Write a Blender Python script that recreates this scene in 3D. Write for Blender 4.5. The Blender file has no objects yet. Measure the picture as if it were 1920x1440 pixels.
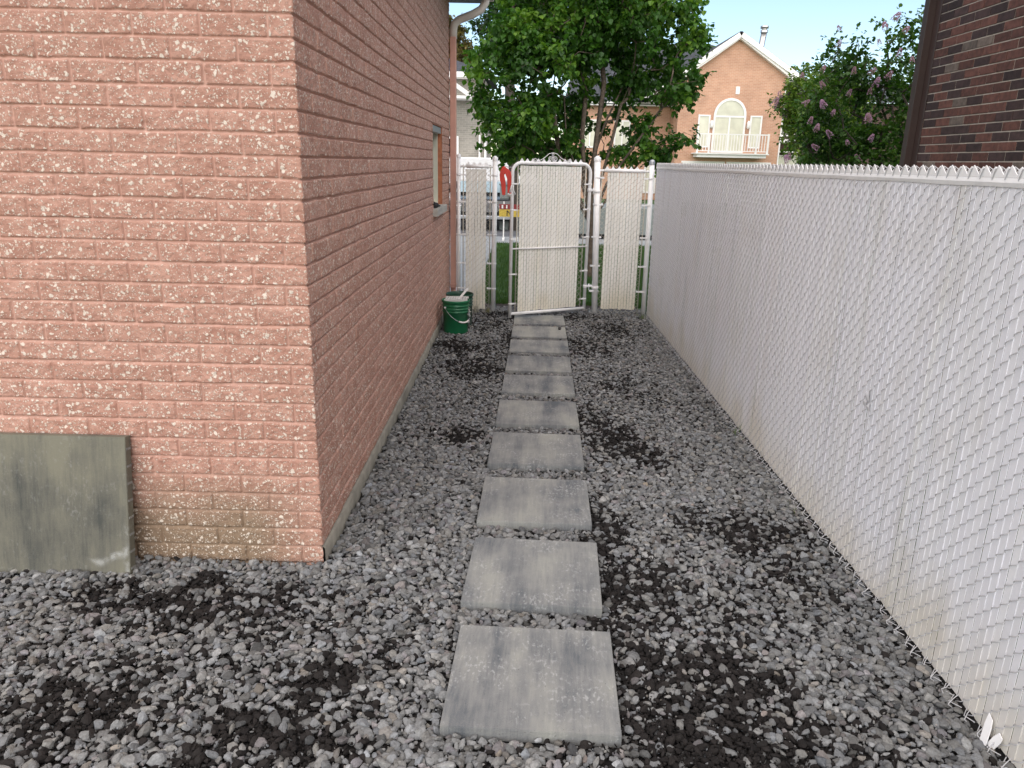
import bpy, bmesh, math, random
import numpy as np
from mathutils import Vector, Matrix
random.seed(7); RNG = np.random.default_rng(11)
C = bpy.context.scene.collection
sc = bpy.context.scene
R = math.radians

# ------------------------------------------------------------------ camera, sky, sun, exposure
cam = bpy.data.objects.new("camera", bpy.data.cameras.new("camera"))
C.objects.link(cam); sc.camera = cam
cam.data.sensor_width = 36.0
cam.data.lens = 1409.065 / 1920 * 36.0
cam.data.clip_start = 0.05; cam.data.clip_end = 2000
rx = (0.99970531, 0.01256258, 0.02077196)
ry = (-0.0234825, 0.28355113, 0.95866961)
rz = (0.00615345, -0.95887483, 0.28376257)
cam.matrix_world = Matrix(((rx[0], ry[0], rz[0], 0), (rx[1], ry[1], rz[1], 0), (rx[2], ry[2], rz[2], 1.868), (0, 0, 0, 1)))
SUN_EL, SUN_AZ = 50.0, 182.0          # azimuth clockwise from +Y; a veiled sun behind the camera
w = bpy.data.worlds.new("World"); sc.world = w; w.use_nodes = True
nt = w.node_tree
sky = nt.nodes.new("ShaderNodeTexSky"); sky.sky_type = 'NISHITA'; sky.sun_disc = False
sky.sun_elevation = R(SUN_EL); sky.sun_rotation = R(SUN_AZ)
sky.air_density = 1.0; sky.dust_density = 0.2; sky.ozone_density = 1.0
bg = nt.nodes["Background"]; nt.links.new(sky.outputs[0], bg.inputs[0]); bg.inputs[1].default_value = 0.05
sl = bpy.data.lights.new("sun", 'SUN'); sl.energy = 1.5; sl.angle = R(125); sl.color = (1.0, 0.86, 0.70)
so = bpy.data.objects.new("sun", sl); C.objects.link(so)
sv = Vector((math.sin(R(SUN_AZ)) * math.cos(R(SUN_EL)), math.cos(R(SUN_AZ)) * math.cos(R(SUN_EL)), math.sin(R(SUN_EL))))
so.rotation_euler = sv.to_track_quat('Z', 'Y').to_euler()
vs = sc.view_settings; vs.view_transform = 'Standard'; vs.look = 'None'; vs.exposure = 2.0; vs.gamma = 1.0
sc.cycles.max_bounces = 8; sc.cycles.diffuse_bounces = 5; sc.cycles.use_denoising = True

# ------------------------------------------------------------------ helpers
def tag(o, label=None, cat=None, group=None, kind=None):
    for k, v in (("label", label), ("category", cat), ("group", group), ("kind", kind)):
        if v: o[k] = v
    return o
def empty(name, loc=(0, 0, 0), rz=0.0, label=None, cat=None, group=None):
    o = bpy.data.objects.new(name, None); C.objects.link(o); o.location = loc; o.rotation_euler = (0, 0, rz)
    o.empty_display_size = 0.1
    return tag(o, label, cat, group)
def link(name, me, mat=None, parent=None):
    if mat: me.materials.append(mat)
    o = bpy.data.objects.new(name, me); C.objects.link(o)
    if parent:
        o.parent = parent
        pm = Matrix.Identity(4) if parent.type == 'MESH' else Matrix.Translation(parent.location) @ parent.rotation_euler.to_matrix().to_4x4()
        o.matrix_parent_inverse = pm.inverted()      # meshes are written in world space
    return o
def npmesh(name, V, F, smooth=False, attrs=None):
    """V (n,3); F: (m,k) array or list of arrays of faces"""
    me = bpy.data.meshes.new(name)
    Fs = F if isinstance(F, list) else [F]
    V = np.asarray(V, dtype=np.float32)
    me.vertices.add(len(V)); me.vertices.foreach_set("co", V.ravel())
    idx = np.concatenate([f.ravel() for f in Fs]).astype(np.int32)
    tot = np.concatenate([np.full(len(f), f.shape[1], dtype=np.int32) for f in Fs])
    st = np.concatenate([[0], np.cumsum(tot)[:-1]]).astype(np.int32)
    me.loops.add(len(idx)); me.loops.foreach_set("vertex_index", idx)
    me.polygons.add(len(tot)); me.polygons.foreach_set("loop_start", st)
    try: me.polygons.foreach_set("loop_total", tot)
    except Exception: pass
    me.polygons.foreach_set("use_smooth", np.full(len(tot), smooth, dtype=bool))
    me.update(calc_edges=True); me.validate()
    for k, a in (attrs or {}).items():
        if a.ndim == 1:
            at = me.attributes.new(k, 'FLOAT', 'POINT'); at.data.foreach_set("value", a.astype(np.float32))
        else:
            at = me.attributes.new(k, 'FLOAT_COLOR', 'POINT')
            b = np.ones((len(a), 4), dtype=np.float32); b[:, :3] = a; at.data.foreach_set("color", b.ravel())
    return me
class MB:
    def __init__(s): s.v = []; s.f = []; s.sm = []
    def add(s, vs_, fs, smooth=False):
        b = len(s.v); s.v += [tuple(x) for x in vs_]; s.f += [tuple(b + i for i in f) for f in fs]; s.sm += [smooth] * len(fs); return s
    def box(s, lo, hi, fr=None):
        x0, y0, z0 = lo; x1, y1, z1 = hi
        V = [(x0, y0, z0), (x1, y0, z0), (x1, y1, z0), (x0, y1, z0), (x0, y0, z1), (x1, y0, z1), (x1, y1, z1), (x0, y1, z1)]
        if fr: V = [fr(p) for p in V]
        return s.add(V, [(0, 3, 2, 1), (4, 5, 6, 7), (0, 1, 5, 4), (1, 2, 6, 5), (2, 3, 7, 6), (3, 0, 4, 7)])
    def tube(s, pts, r, n=8, cap=True, fr=None):
        P = [Vector(fr(p) if fr else p) for p in pts]
        rs = r if hasattr(r, '__len__') else [r] * len(P)
        V = []; up = None
        for i, p in enumerate(P):
            t = (P[min(i + 1, len(P) - 1)] - P[max(i - 1, 0)])
            if t.length < 1e-9: t = Vector((0, 0, 1))
            t.normalize()
            if up is None:
                a = Vector((0, 0, 1)) if abs(t.z) < .9 else Vector((1, 0, 0)); up = (a - t * a.dot(t)).normalized()
            else:
                up = up - t * up.dot(t)
                up = up.normalized() if up.length > 1e-6 else t.orthogonal().normalized()
            b = t.cross(up)
            for k in range(n):
                a = 2 * math.pi * k / n; V.append(p + (up * math.cos(a) + b * math.sin(a)) * rs[i])
        F = []
        for i in range(len(P) - 1):
            for k in range(n):
                F.append((i * n + k, i * n + (k + 1) % n, (i + 1) * n + (k + 1) % n, (i + 1) * n + k))
        s.add(V, F, True)
        if cap:
            b0 = len(s.v) - len(V)
            s.f.append(tuple(b0 + k for k in reversed(range(n)))); s.sm.append(False)
            s.f.append(tuple(b0 + (len(P) - 1) * n + k for k in range(n))); s.sm.append(False)
        return s
    def prism(s, poly, d0, d1, fr):
        """poly list of (a,b); fr maps (a,b,d)->xyz"""
        n = len(poly)
        V = [fr((a, b, d0)) for a, b in poly] + [fr((a, b, d1)) for a, b in poly]
        F = [tuple(range(n)), tuple(reversed(range(n, 2 * n)))] + [(i, n + i, n + (i + 1) % n, (i + 1) % n) for i in range(n)]
        return s.add(V, F)
    def lathe(s, prof, c, n=32):
        V = []
        for r_, z_ in prof:
            for k in range(n):
                a = 2 * math.pi * k / n; V.append((c[0] + r_ * math.cos(a), c[1] + r_ * math.sin(a), c[2] + z_))
        F = []
        for i in range(len(prof) - 1):
            for k in range(n):
                F.append((i * n + k, i * n + (k + 1) % n, (i + 1) * n + (k + 1) % n, (i + 1) * n + k))
        return s.add(V, F, True)
    def build(s, name, mat, parent=None, bevel=0.0, recalc=True):
        me = bpy.data.meshes.new(name); me.from_pydata([tuple(v) for v in s.v], [], s.f)
        me.polygons.foreach_set("use_smooth", s.sm); me.update()
        if recalc:
            bm = bmesh.new(); bm.from_mesh(me); bmesh.ops.recalc_face_normals(bm, faces=bm.faces); bm.to_mesh(me); bm.free()
        o = link(name, me, mat, parent)
        if bevel:
            m = o.modifiers.new("bevel", 'BEVEL'); m.width = bevel; m.segments = 2; m.limit_method = 'ANGLE'
        return o

# ---- value noise
def _h(x, y, z, s):
    n = (x * 374761393 + y * 668265263 + z * 2147483647 + s * 1274126177) & 0xFFFFFFFF
    n = ((n ^ (n >> 13)) * 1274126177) & 0xFFFFFFFF
    n = n ^ (n >> 16)
    return (n & 0xFFFFFF).astype(np.float64) / 0xFFFFFF
def noise(x, y, z=0, s=0):
    x, y, z = np.broadcast_arrays(np.asarray(x, float), np.asarray(y, float), np.asarray(z, float))
    xi, yi, zi = [np.floor(a).astype(np.int64) for a in (x, y, z)]
    fx, fy, fz = x - xi, y - yi, z - zi
    fx, fy, fz = [a * a * (3 - 2 * a) for a in (fx, fy, fz)]
    r = 0
    for dz in ((0, 1) if np.any(fz) else (0,)):
        wz = fz if dz else 1 - fz
        a = _h(xi, yi, zi + dz, s) * (1 - fx) + _h(xi + 1, yi, zi + dz, s) * fx
        b = _h(xi, yi + 1, zi + dz, s) * (1 - fx) + _h(xi + 1, yi + 1, zi + dz, s) * fx
        r = r + (a * (1 - fy) + b * fy) * wz
    return r
def fbm(x, y, z=0, o=4, s=0):
    r = 0; a = .5; t = 0
    for i in range(o):
        r = r + a * noise(np.asarray(x) * 2 ** i, np.asarray(y) * 2 ** i, np.asarray(z) * 2 ** i, s + i); t += a; a *= .5
    return r / t

# ---- materials
def mat(name, color=(.5, .5, .5), rough=.6, metal=0.0, spec=.5, bump=0.0, bscale=200.0, var=0.0, vscale=5.0, attr=None, coat=0.0):
    m = bpy.data.materials.new(name); m.use_nodes = True; n = m.node_tree.nodes; L = m.node_tree.links
    p = n["Principled BSDF"]; p.inputs["Roughness"].default_value = rough; p.inputs["Metallic"].default_value = metal
    p.inputs["Specular IOR Level"].default_value = spec; p.inputs["Coat Weight"].default_value = coat
    tc = n.new("ShaderNodeTexCoord")
    base = None
    if attr:
        a = n.new("ShaderNodeAttribute"); a.attribute_name = attr; base = a.outputs["Color"]
    if var:
        nz = n.new("ShaderNodeTexNoise"); nz.inputs["Scale"].default_value = vscale; nz.inputs["Detail"].default_value = 6
        L.new(tc.outputs["Object"], nz.inputs["Vector"])
        mr = n.new("ShaderNodeMapRange"); mr.inputs[1].default_value = .3; mr.inputs[2].default_value = .7
        mr.inputs[3].default_value = 1 - var; mr.inputs[4].default_value = 1 + var; L.new(nz.outputs[0], mr.inputs[0])
        mx = n.new("ShaderNodeVectorMath"); mx.operation = 'SCALE'
        if base: L.new(base, mx.inputs[0])
        else: mx.inputs[0].default_value = color
        L.new(mr.outputs[0], mx.inputs["Scale"]); base = mx.outputs[0]
    if base: L.new(base, p.inputs["Base Color"])
    else: p.inputs["Base Color"].default_value = (*color, 1)
    if bump:
        nb = n.new("ShaderNodeTexNoise"); nb.inputs["Scale"].default_value = bscale; nb.inputs["Detail"].default_value = 4
        L.new(tc.outputs["Object"], nb.inputs["Vector"])
        b = n.new("ShaderNodeBump"); b.inputs["Strength"].default_value = bump; b.inputs["Distance"].default_value = .003
        L.new(nb.outputs[0], b.inputs["Height"]); L.new(b.outputs[0], p.inputs["Normal"])
    return m
def ramp(n, stops, interp='LINEAR'):
    r = n.new("ShaderNodeValToRGB"); r.color_ramp.interpolation = interp; e = r.color_ramp.elements
    while len(e) < len(stops): e.new(.5)
    for el, (p, c) in zip(e, stops):
        el.position = p; el.color = (*c, 1) if len(c) == 3 else c
    return r
def noden(m): return m.node_tree.nodes, m.node_tree.links, m.node_tree.nodes["Principled BSDF"]

M = {}
M['slat'] = mat("white_plastic_slats", (.72, .72, .72), .42, attr="tone", bump=.08, bscale=60)
M['slat_cream'] = mat("cream_plastic_slats", (.74, .70, .60), .45, attr="tone", bump=.08, bscale=60)
M['wire'] = mat("white_coated_wire", (.50, .50, .51), .5, var=.12, vscale=25)
M['wire_cream'] = mat("cream_coated_wire", (.48, .45, .38), .5, var=.12, vscale=30)
M['pipe'] = mat("white_painted_pipe", (.86, .86, .86), .38, var=.06, vscale=14, bump=.1, bscale=90)
M['galv'] = mat("galvanised_cap", (.42, .44, .46), .45, metal=.6, var=.15, vscale=40)
M['soil'] = mat("dark_soil", (.009, .008, .0075), .95, var=.4, vscale=60, bump=1, bscale=120)
M['green_pail'] = mat("green_plastic", (.010, .135, .055), .38, var=.12, vscale=12, bump=.05)
M['dark_pail'] = mat("dark_green_plastic", (.012, .06, .035), .45, var=.15, vscale=12)
M['white_plastic'] = mat("white_plastic", (.72, .70, .68), .45, var=.08, vscale=30)
M['red'] = mat("red_plastic", (.62, .03, .015), .4, var=.12, vscale=20)
M['downpipe'] = mat("pink_painted_metal", (.60, .33, .26), .5, var=.08, vscale=8)
M['beige'] = mat("beige_painted_metal", (.66, .61, .55), .5, var=.08, vscale=8)
M['soffit'] = mat("grey_soffit", (.16, .17, .18), .7, var=.05)
M['reveal'] = mat("orange_brick_reveal", (.40, .15, .075), .85, var=.25, vscale=20, bump=.5)
M['frame_cream'] = mat("cream_window_frame", (.68, .67, .55), .5, var=.04)
M['sill'] = mat("concrete_sill", (.42, .41, .37), .85, var=.15, vscale=25, bump=.4)
M['found'] = mat("foundation_concrete", (.25, .235, .195), .9, var=.25, vscale=9, bump=.5, bscale=60)
M['glass'] = mat("window_glass", (.03, .035, .04), .06, spec=.8)
M['black'] = mat("black_rubber", (.015, .015, .016), .6)
M['brown_metal'] = mat("brown_painted_metal", (.045, .028, .024), .45, var=.1)
M['bark'] = mat("bark", (.13, .10, .075), .9, var=.45, vscale=22, bump=1.0, bscale=70)
M['bark_dark'] = mat("dark_bark", (.06, .05, .04), .9, var=.4, vscale=22, bump=1.0, bscale=70)
M['white_paint'] = mat("white_paint", (.80, .79, .76), .5, var=.04, vscale=3)
M['curtain'] = mat("curtained_glass", (.60, .60, .48), .25, spec=.7, var=.12, vscale=2.5)
M['roof'] = mat("dark_shingles", (.045, .05, .06), .9, var=.35, vscale=6, bump=.6, bscale=20)
M['asphalt'] = mat("asphalt", (.095, .10, .11), .9, var=.2, vscale=3, bump=.5, bscale=80)
M['walk'] = mat("concrete_walk", (.27, .29, .30), .85, var=.12, vscale=4, bump=.3, bscale=60)
M['earth'] = mat("bare_earth", (.035, .028, .022), .95, var=.4, vscale=8, bump=.8, bscale=40)
M['grey_paint'] = mat("grey_painted_metal", (.20, .225, .215), .5, var=.08, vscale=2)
M['yellow'] = mat("yellow_paint", (.50, .36, .06), .6, var=.2, vscale=30)
M['sign_red'] = mat("dark_red_paint", (.22, .03, .03), .6)
M['rust'] = mat("brown_panel", (.13, .055, .035), .7, var=.2)
M['car_white'] = mat("white_car_paint", (.78, .78, .78), .2, coat=.5)
M['chrome'] = mat("chrome", (.7, .7, .7), .15, metal=1)
M['carglass'] = mat("car_glass", (.10, .15, .17), .05, spec=1)
M['steel'] = mat("steel_flue", (.55, .55, .53), .35, metal=.9, var=.1)

def leafmat(name, attr="col", trans=.35, rough=.45):
    m = bpy.data.materials.new(name); m.use_nodes = True; n, L, p = noden(m)
    a = n.new("ShaderNodeAttribute"); a.attribute_name = attr
    p.inputs["Roughness"].default_value = rough; p.inputs["Specular IOR Level"].default_value = .4
    L.new(a.outputs["Color"], p.inputs["Base Color"])
    t = n.new("ShaderNodeBsdfTranslucent")
    hs = n.new("ShaderNodeVectorMath"); hs.operation = 'MULTIPLY'; hs.inputs[1].default_value = (1.5, 1.6, .6)
    L.new(a.outputs["Color"], hs.inputs[0]); L.new(hs.outputs[0], t.inputs["Color"])
    mx = n.new("ShaderNodeMixShader"); mx.inputs[0].default_value = trans
    L.new(p.outputs[0], mx.inputs[1]); L.new(t.outputs[0], mx.inputs[2]); L.new(mx.outputs[0], n["Material Output"].inputs[0])
    return m
M['leaf'] = leafmat("leaves"); M['petal'] = leafmat("petals", trans=.3, rough=.7)

# ---- split-face brick material: attributes mortar (0..1), bid (per brick random)
def pinkbrick():
    m = bpy.data.materials.new("pink_split_face_brick"); m.use_nodes = True; n, L, p = noden(m)
    tc = n.new("ShaderNodeTexCoord")
    def attr(k):
        a = n.new("ShaderNodeAttribute"); a.attribute_name = k; return a.outputs["Fac"]
    def nz(scale, det=5, rough=.6):
        t = n.new("ShaderNodeTexNoise"); t.inputs["Scale"].default_value = scale; t.inputs["Detail"].default_value = det
        t.inputs["Roughness"].default_value = rough; L.new(tc.outputs["Object"], t.inputs["Vector"]); return t.outputs[0]
    def mix(f, a, b):
        x = n.new("ShaderNodeMix"); x.data_type = 'RGBA'
        if hasattr(f, 'links'): L.new(f, x.inputs[0])
        else: x.inputs[0].default_value = f
        for i, c in ((6, a), (7, b)):
            if hasattr(c, 'links'): L.new(c, x.inputs[i])
            else: x.inputs[i].default_value = (*c, 1)
        return x.outputs[2]
    def rng(v, a, b, c=0, d=1):
        r = n.new("ShaderNodeMapRange"); r.inputs[1].default_value = a; r.inputs[2].default_value = b
        r.inputs[3].default_value = c; r.inputs[4].default_value = d; L.new(v, r.inputs[0]); return r.outputs[0]
    def math_(op, a, b=0.0):
        x = n.new("ShaderNodeMath"); x.operation = op
        for i, c in ((0, a), (1, b)):
            if hasattr(c, 'links'): L.new(c, x.inputs[i])
            else: x.inputs[i].default_value = c
        return x.outputs[0]
    base = mix(attr("bid"), (.50, .290, .222), (.60, .356, .280))
    base = mix(rng(nz(14), .35, .7), base, (.40, .208, .155))
    base = mix(rng(nz(160, 3), .52, .70, 0, .5), base, (.33, .165, .125))
    # stone chips in the face of the block
    wv = n.new("ShaderNodeTexNoise"); wv.inputs["Scale"].default_value = 45; L.new(tc.outputs["Object"], wv.inputs["Vector"])
    add = n.new("ShaderNodeMixRGB"); add.blend_type = 'LINEAR_LIGHT'; add.inputs[0].default_value = .012
    L.new(tc.outputs["Object"], add.inputs[1]); L.new(wv.outputs[1], add.inputs[2])
    chips = None; cols = None
    for scl, thr, prob in ((44, .34, .26), (80, .36, .30), (160, .36, .30)):
        v = n.new("ShaderNodeTexVoronoi"); v.inputs["Scale"].default_value = scl; L.new(add.outputs[0], v.inputs["Vector"])
        sep = n.new("ShaderNodeSeparateColor"); L.new(v.outputs["Color"], sep.inputs[0])
        c = math_('MULTIPLY', rng(v.outputs["Distance"], thr + .04, thr - .03), rng(sep.outputs[0], 1 - prob, 1 - prob + .02))
        chips = c if chips is None else math_('MAXIMUM', chips, c)
    nomort = math_('SUBTRACT', 1.0, attr("mortar"))
    chips = math_('MULTIPLY', chips, nomort)
    chipcol = mix(nz(60, 2), (.90, .84, .74), (.66, .54, .44))
    mort = mix(rng(nz(40), .3, .7), (.52, .310, .245), (.58, .36, .29))
    base = mix(attr("mortar"), base, mort)
    # old splash stain along the lowest courses of the front face
    base = mix(math_('MULTIPLY', attr("stain"), .92), base, mix(nz(30), (.22, .158, .100), (.30, .225, .155)))
    col = mix(math_('MULTIPLY', chips, .9), base, chipcol)
    L.new(col, p.inputs["Base Color"]); p.inputs["Roughness"].default_value = .85; p.inputs["Specular IOR Level"].default_value = .25
    h = math_('ADD', math_('MULTIPLY', nz(110, 6, .7), 1.0), math_('MULTIPLY', chips, .25))
    b = n.new("ShaderNodeBump"); b.inputs["Strength"].default_value = .9; b.inputs["Distance"].default_value = .007
    L.new(math_('MULTIPLY', h, rng(attr("mortar"), 0, 1, 1, .12)), b.inputs["Height"]); L.new(b.outputs[0], p.inputs["Normal"])
    return m
M['pinkbrick'] = pinkbrick()

def farbrick(name, c1, c2, mortar, bw=.22, bh=.075, axis='XZ'):
    m = bpy.data.materials.new(name); m.use_nodes = True; n, L, p = noden(m)
    tc = n.new("ShaderNodeTexCoord"); sx = n.new("ShaderNodeSeparateXYZ"); cx = n.new("ShaderNodeCombineXYZ")
    L.new(tc.outputs["Object"], sx.inputs[0])
    ad = n.new("ShaderNodeMath"); ad.operation = 'ADD'; L.new(sx.outputs[0], ad.inputs[0]); L.new(sx.outputs[1], ad.inputs[1])
    L.new(ad.outputs[0], cx.inputs[0]); L.new(sx.outputs[2], cx.inputs[1])
    b = n.new("ShaderNodeTexBrick"); b.inputs["Scale"].default_value = 1; b.inputs["Brick Width"].default_value = bw; b.inputs["Row Height"].default_value = bh
    b.inputs["Mortar Size"].default_value = .007; b.inputs["Mortar Smooth"].default_value = .3
    b.inputs["Color1"].default_value = (*c1, 1); b.inputs["Color2"].default_value = (*c2, 1); b.inputs["Mortar"].default_value = (*mortar, 1)
    L.new(cx.outputs[0], b.inputs["Vector"])
    nz = n.new("ShaderNodeTexNoise"); nz.inputs["Scale"].default_value = 1.2; nz.inputs["Detail"].default_value = 8; L.new(tc.outputs["Object"], nz.inputs["Vector"])
    mr = n.new("ShaderNodeMapRange"); mr.inputs[1].default_value = .3; mr.inputs[2].default_value = .7; mr.inputs[3].default_value = .86; mr.inputs[4].default_value = 1.12; L.new(nz.outputs[0], mr.inputs[0])
    mx = n.new("ShaderNodeVectorMath"); mx.operation = 'SCALE'; L.new(b.outputs[0], mx.inputs[0]); L.new(mr.outputs[0], mx.inputs["Scale"])
    L.new(mx.outputs[0], p.inputs["Base Color"]); p.inputs["Roughness"].default_value = .85
    bp = n.new("ShaderNodeBump"); bp.inputs["Strength"].default_value = .6; bp.inputs["Distance"].default_value = .01; bp.invert = True
    L.new(b.outputs[1], bp.inputs["Height"]); L.new(bp.outputs[0], p.inputs["Normal"])
    return m
M['orangebrick'] = farbrick("orange_brick", (.55, .315, .205), (.48, .26, .165), (.60, .44, .34))
M['greybrick'] = farbrick("grey_brick", (.30, .28, .24), (.24, .225, .195), (.36, .34, .30))
M['darkbrick'] = farbrick("dark_brick", (.09, .05, .04), (.07, .04, .035), (.12, .09, .08))
M['shadebrick'] = farbrick("plain_red_brick", (.25, .12, .09), (.22, .10, .08), (.3, .27, .24))

def pavermat(name, tint, scuff=.5):
    m = bpy.data.materials.new(name); m.use_nodes = True; n, L, p = noden(m)
    tc = n.new("ShaderNodeTexCoord"); oi = n.new("ShaderNodeObjectInfo")
    off = n.new("ShaderNodeVectorMath"); off.operation = 'SCALE'; off.inputs[0].default_value = (37, 19, 53); L.new(oi.outputs["Random"], off.inputs["Scale"])
    ad = n.new("ShaderNodeVectorMath"); L.new(tc.outputs["Object"], ad.inputs[0]); L.new(off.outputs[0], ad.inputs[1])
    def mp(s):
        a = n.new("ShaderNodeMapping"); a.inputs["Scale"].default_value = s; L.new(ad.outputs[0], a.inputs[0]); return a.outputs[0]
    def nz(vec, sc_, det=6, ro=.6):
        t = n.new("ShaderNodeTexNoise"); t.inputs["Scale"].default_value = sc_; t.inputs["Detail"].default_value = det; t.inputs["Roughness"].default_value = ro; L.new(vec, t.inputs["Vector"]); return t.outputs[0]
    def M_(op, a, b):
        x = n.new("ShaderNodeMath"); x.operation = op
        for i, c in ((0, a), (1, b)):
            if hasattr(c, 'links'): L.new(c, x.inputs[i])
            else: x.inputs[i].default_value = c
        return x.outputs[0]
    a = nz(mp((1, .18, .18)), 7, 5); b = nz(mp((1, .08, .08)), 90, 5); c = nz(mp((1, .8, .8)), 3.2, 5); d = nz(mp((1, 1, 1)), 260, 3)
    f = M_('ADD', M_('ADD', M_('MULTIPLY', a, .45), M_('MULTIPLY', c, .40)), M_('ADD', M_('MULTIPLY', b, .14), M_('MULTIPLY', d, .12)))
    r = ramp(n, [(.44, tuple(t * k_ for t, k_ in zip(tint, (.50, .54, .60)))), (.54, tint), (.64, tuple(min(1, t * k_) for t, k_ in zip(tint, (1.42, 1.40, 1.30))))]); L.new(f, r.inputs[0])
    # white scuffs
    s1 = nz(mp((.9, 1, 1)), 5.5, 9, .75); s2 = nz(mp((1.6, .9, 1)), 46, 4)
    rr = ramp(n, [(.48, (0, 0, 0)), (.60, (1, 1, 1))]); L.new(s1, rr.inputs[0])
    r2 = ramp(n, [(.52, (0, 0, 0)), (.62, (1, 1, 1))]); L.new(s2, r2.inputs[0])
    sc2 = M_('MULTIPLY', M_('MULTIPLY', rr.outputs[0], r2.outputs[0]), scuff)
    # pits
    pv = nz(mp((1, 1, 1)), 120, 2); rp = ramp(n, [(.25, (1, 1, 1)), (.33, (0, 0, 0))]); L.new(pv, rp.inputs[0])
    mx = n.new("ShaderNodeMix"); mx.data_type = 'RGBA'; L.new(sc2, mx.inputs[0]); L.new(r.outputs[0], mx.inputs[6]); mx.inputs[7].default_value = (.48, .49, .48, 1)
    m2 = n.new("ShaderNodeMix"); m2.data_type = 'RGBA'; L.new(M_('MULTIPLY', rp.outputs[0], .6), m2.inputs[0]); L.new(mx.outputs[2], m2.inputs[6]); m2.inputs[7].default_value = (.07, .07, .065, 1)
    L.new(m2.outputs[2], p.inputs["Base Color"]); p.inputs["Roughness"].default_value = .8; p.inputs["Specular IOR Level"].default_value = .3
    bp = n.new("ShaderNodeBump"); bp.inputs["Strength"].default_value = .35; bp.inputs["Distance"].default_value = .002
    L.new(M_('ADD', d, b), bp.inputs["Height"]); L.new(bp.outputs[0], p.inputs["Normal"])
    return m
M['paver'] = pavermat("grey_concrete_paver", (.215, .220, .216))
M['slab'] = pavermat("olive_grey_concrete_slab", (.130, .128, .105), .16)

# ------------------------------------------------------------------ ground surfaces
def sheet(name, x0, y0, x1, y1, z, m, kind='structure'):
    o = MB().add([(x0, y0, z), (x1, y0, z), (x1, y1, z), (x0, y1, z)], [(0, 1, 2, 3)]).build(name, m); o["kind"] = kind; return o
grassbase = mat("lawn_base", (.035, .085, .018), .9, var=.35, vscale=3, bump=1, bscale=60)
ground = sheet("ground", -300, -300, 300, 300, -.06, grassbase)
sheet("lawn", -.62, 9.98, 60, 18.2, -.012, grassbase)
soilbed = sheet("soil_bed", -6, -3, 1.75, 9.98, -.016, M['soil'])
sheet("driveway", -12, 9.98, -.62, 18.2, -.008, M['walk'])
sheet("footpath", -60, 18.2, 60, 19.6, -.004, M['walk'])
sheet("street", -80, 19.6, 80, 30, -.03, M['asphalt'])
k = MB().box((-60, 19.6, -.05), (60, 19.75, .0)).build("kerb", M['walk']); k["kind"] = 'structure'

# ------------------------------------------------------------------ pavers
PAV = [(.086, 2.378, -2.6), (.100, 3.128, -3.0), (.119, 3.900, -1.8), (.142, 4.698, -1.9), (.165, 5.463, -1.2), (.187, 6.236, -1.4), (.206, 6.935, -1.5), (.226, 7.657, -1.0), (.240, 8.345, -1.2), (.257, 9.03, -.6)]
names = ["first", "second", "third", "fourth", "fifth", "sixth", "seventh", "eighth", "ninth", "tenth"]
extra = ["with whitish scuffs, nearest the camera", "with a pale left edge", "darker along its right side", "darker along its left side", "with faint pale stains", "bluish grey all over", "in the far half", "pale and plain", "with a dark stone on it", "under the open gate"]
rects = []
def slab_mesh(hx, hy, th, seed):
    bm = bmesh.new(); bmesh.ops.create_cube(bm, size=1)
    for v in bm.verts: v.co = Vector((v.co.x * 2 * hx, v.co.y * 2 * hy, v.co.z * th))
    bmesh.ops.bevel(bm, geom=[e for e in bm.edges], offset=.0022, segments=2, affect='EDGES')
    me = bpy.data.meshes.new("paver"); bm.to_mesh(me); bm.free(); return me
for i, (px, py, a) in enumerate(PAV):
    me = slab_mesh(.306, .292 if i < 5 else .280, .05, i)
    me.materials.append(M['paver'])
    o = bpy.data.objects.new("paver", me); C.objects.link(o)
    o.location = (px, py, (.014, .014, .012, .009, .006, .004, .002, .0, .0, .0)[i]); o.rotation_euler = (R(random.uniform(-.3, .3)), R(random.uniform(-.3, .3)), R(a))
    tag(o, f"{names[i]} grey paver from the near end of the path, {extra[i]}", "paver", "stepping stone pavers along the path")
    rects.append((px, py, R(a)))

P_, F_ = None, None
mbp = MB(); mbp.tube([(.478, 8.46, .030), (.480, 8.475, .042), (.478, 8.49, .030)], [.012, .020, .010], 7)
tag(mbp.build("pebble", mat("dark_pebble", (.05, .05, .05), .9)), "single dark pebble lying on the right side of a far paver", "pebble")
# leaning slab against the front wall
LS = empty("concrete_slab", (-2.05, 3.06, .0), 0, "large square olive grey concrete slab leaning against the pink brick wall", "slab")
th = math.atan2(.105, .635)
def lean(p):
    x, y, z = p
    return (-2.06 + x, 3.045 + y * math.cos(th) + z * math.sin(th), .0 + z * math.cos(th) - y * math.sin(th) + .0)
me = slab_mesh(.305, .024, .652, 3)
for v in me.vertices:
    v.co = Vector(lean((v.co.x, v.co.y + .024, v.co.z + .326)))
so_ = link("slab_face", me, M['slab'], LS)
mb = MB()
for i in range(8):
    z = .03 + i * .08
    mb.box((.3045, .006, z), (.3075, .044, z + .010), lean)
mb.build("spacer_lugs", M['paver'], LS, recalc=True)
lm_ = mat("lime_stain", (.52, .53, .50), .8)
n_, L_, p_ = noden(lm_); tc_ = n_.new("ShaderNodeTexCoord"); sp_ = n_.new("ShaderNodeSeparateXYZ"); L_.new(tc_.outputs["UV"], sp_.inputs[0])
nzz = n_.new("ShaderNodeTexNoise"); nzz.inputs["Scale"].default_value = 22; nzz.inputs["Detail"].default_value = 6; L_.new(tc_.outputs["Object"], nzz.inputs["Vector"])
at_ = n_.new("ShaderNodeAttribute"); at_.attribute_name = "fade"
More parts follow.
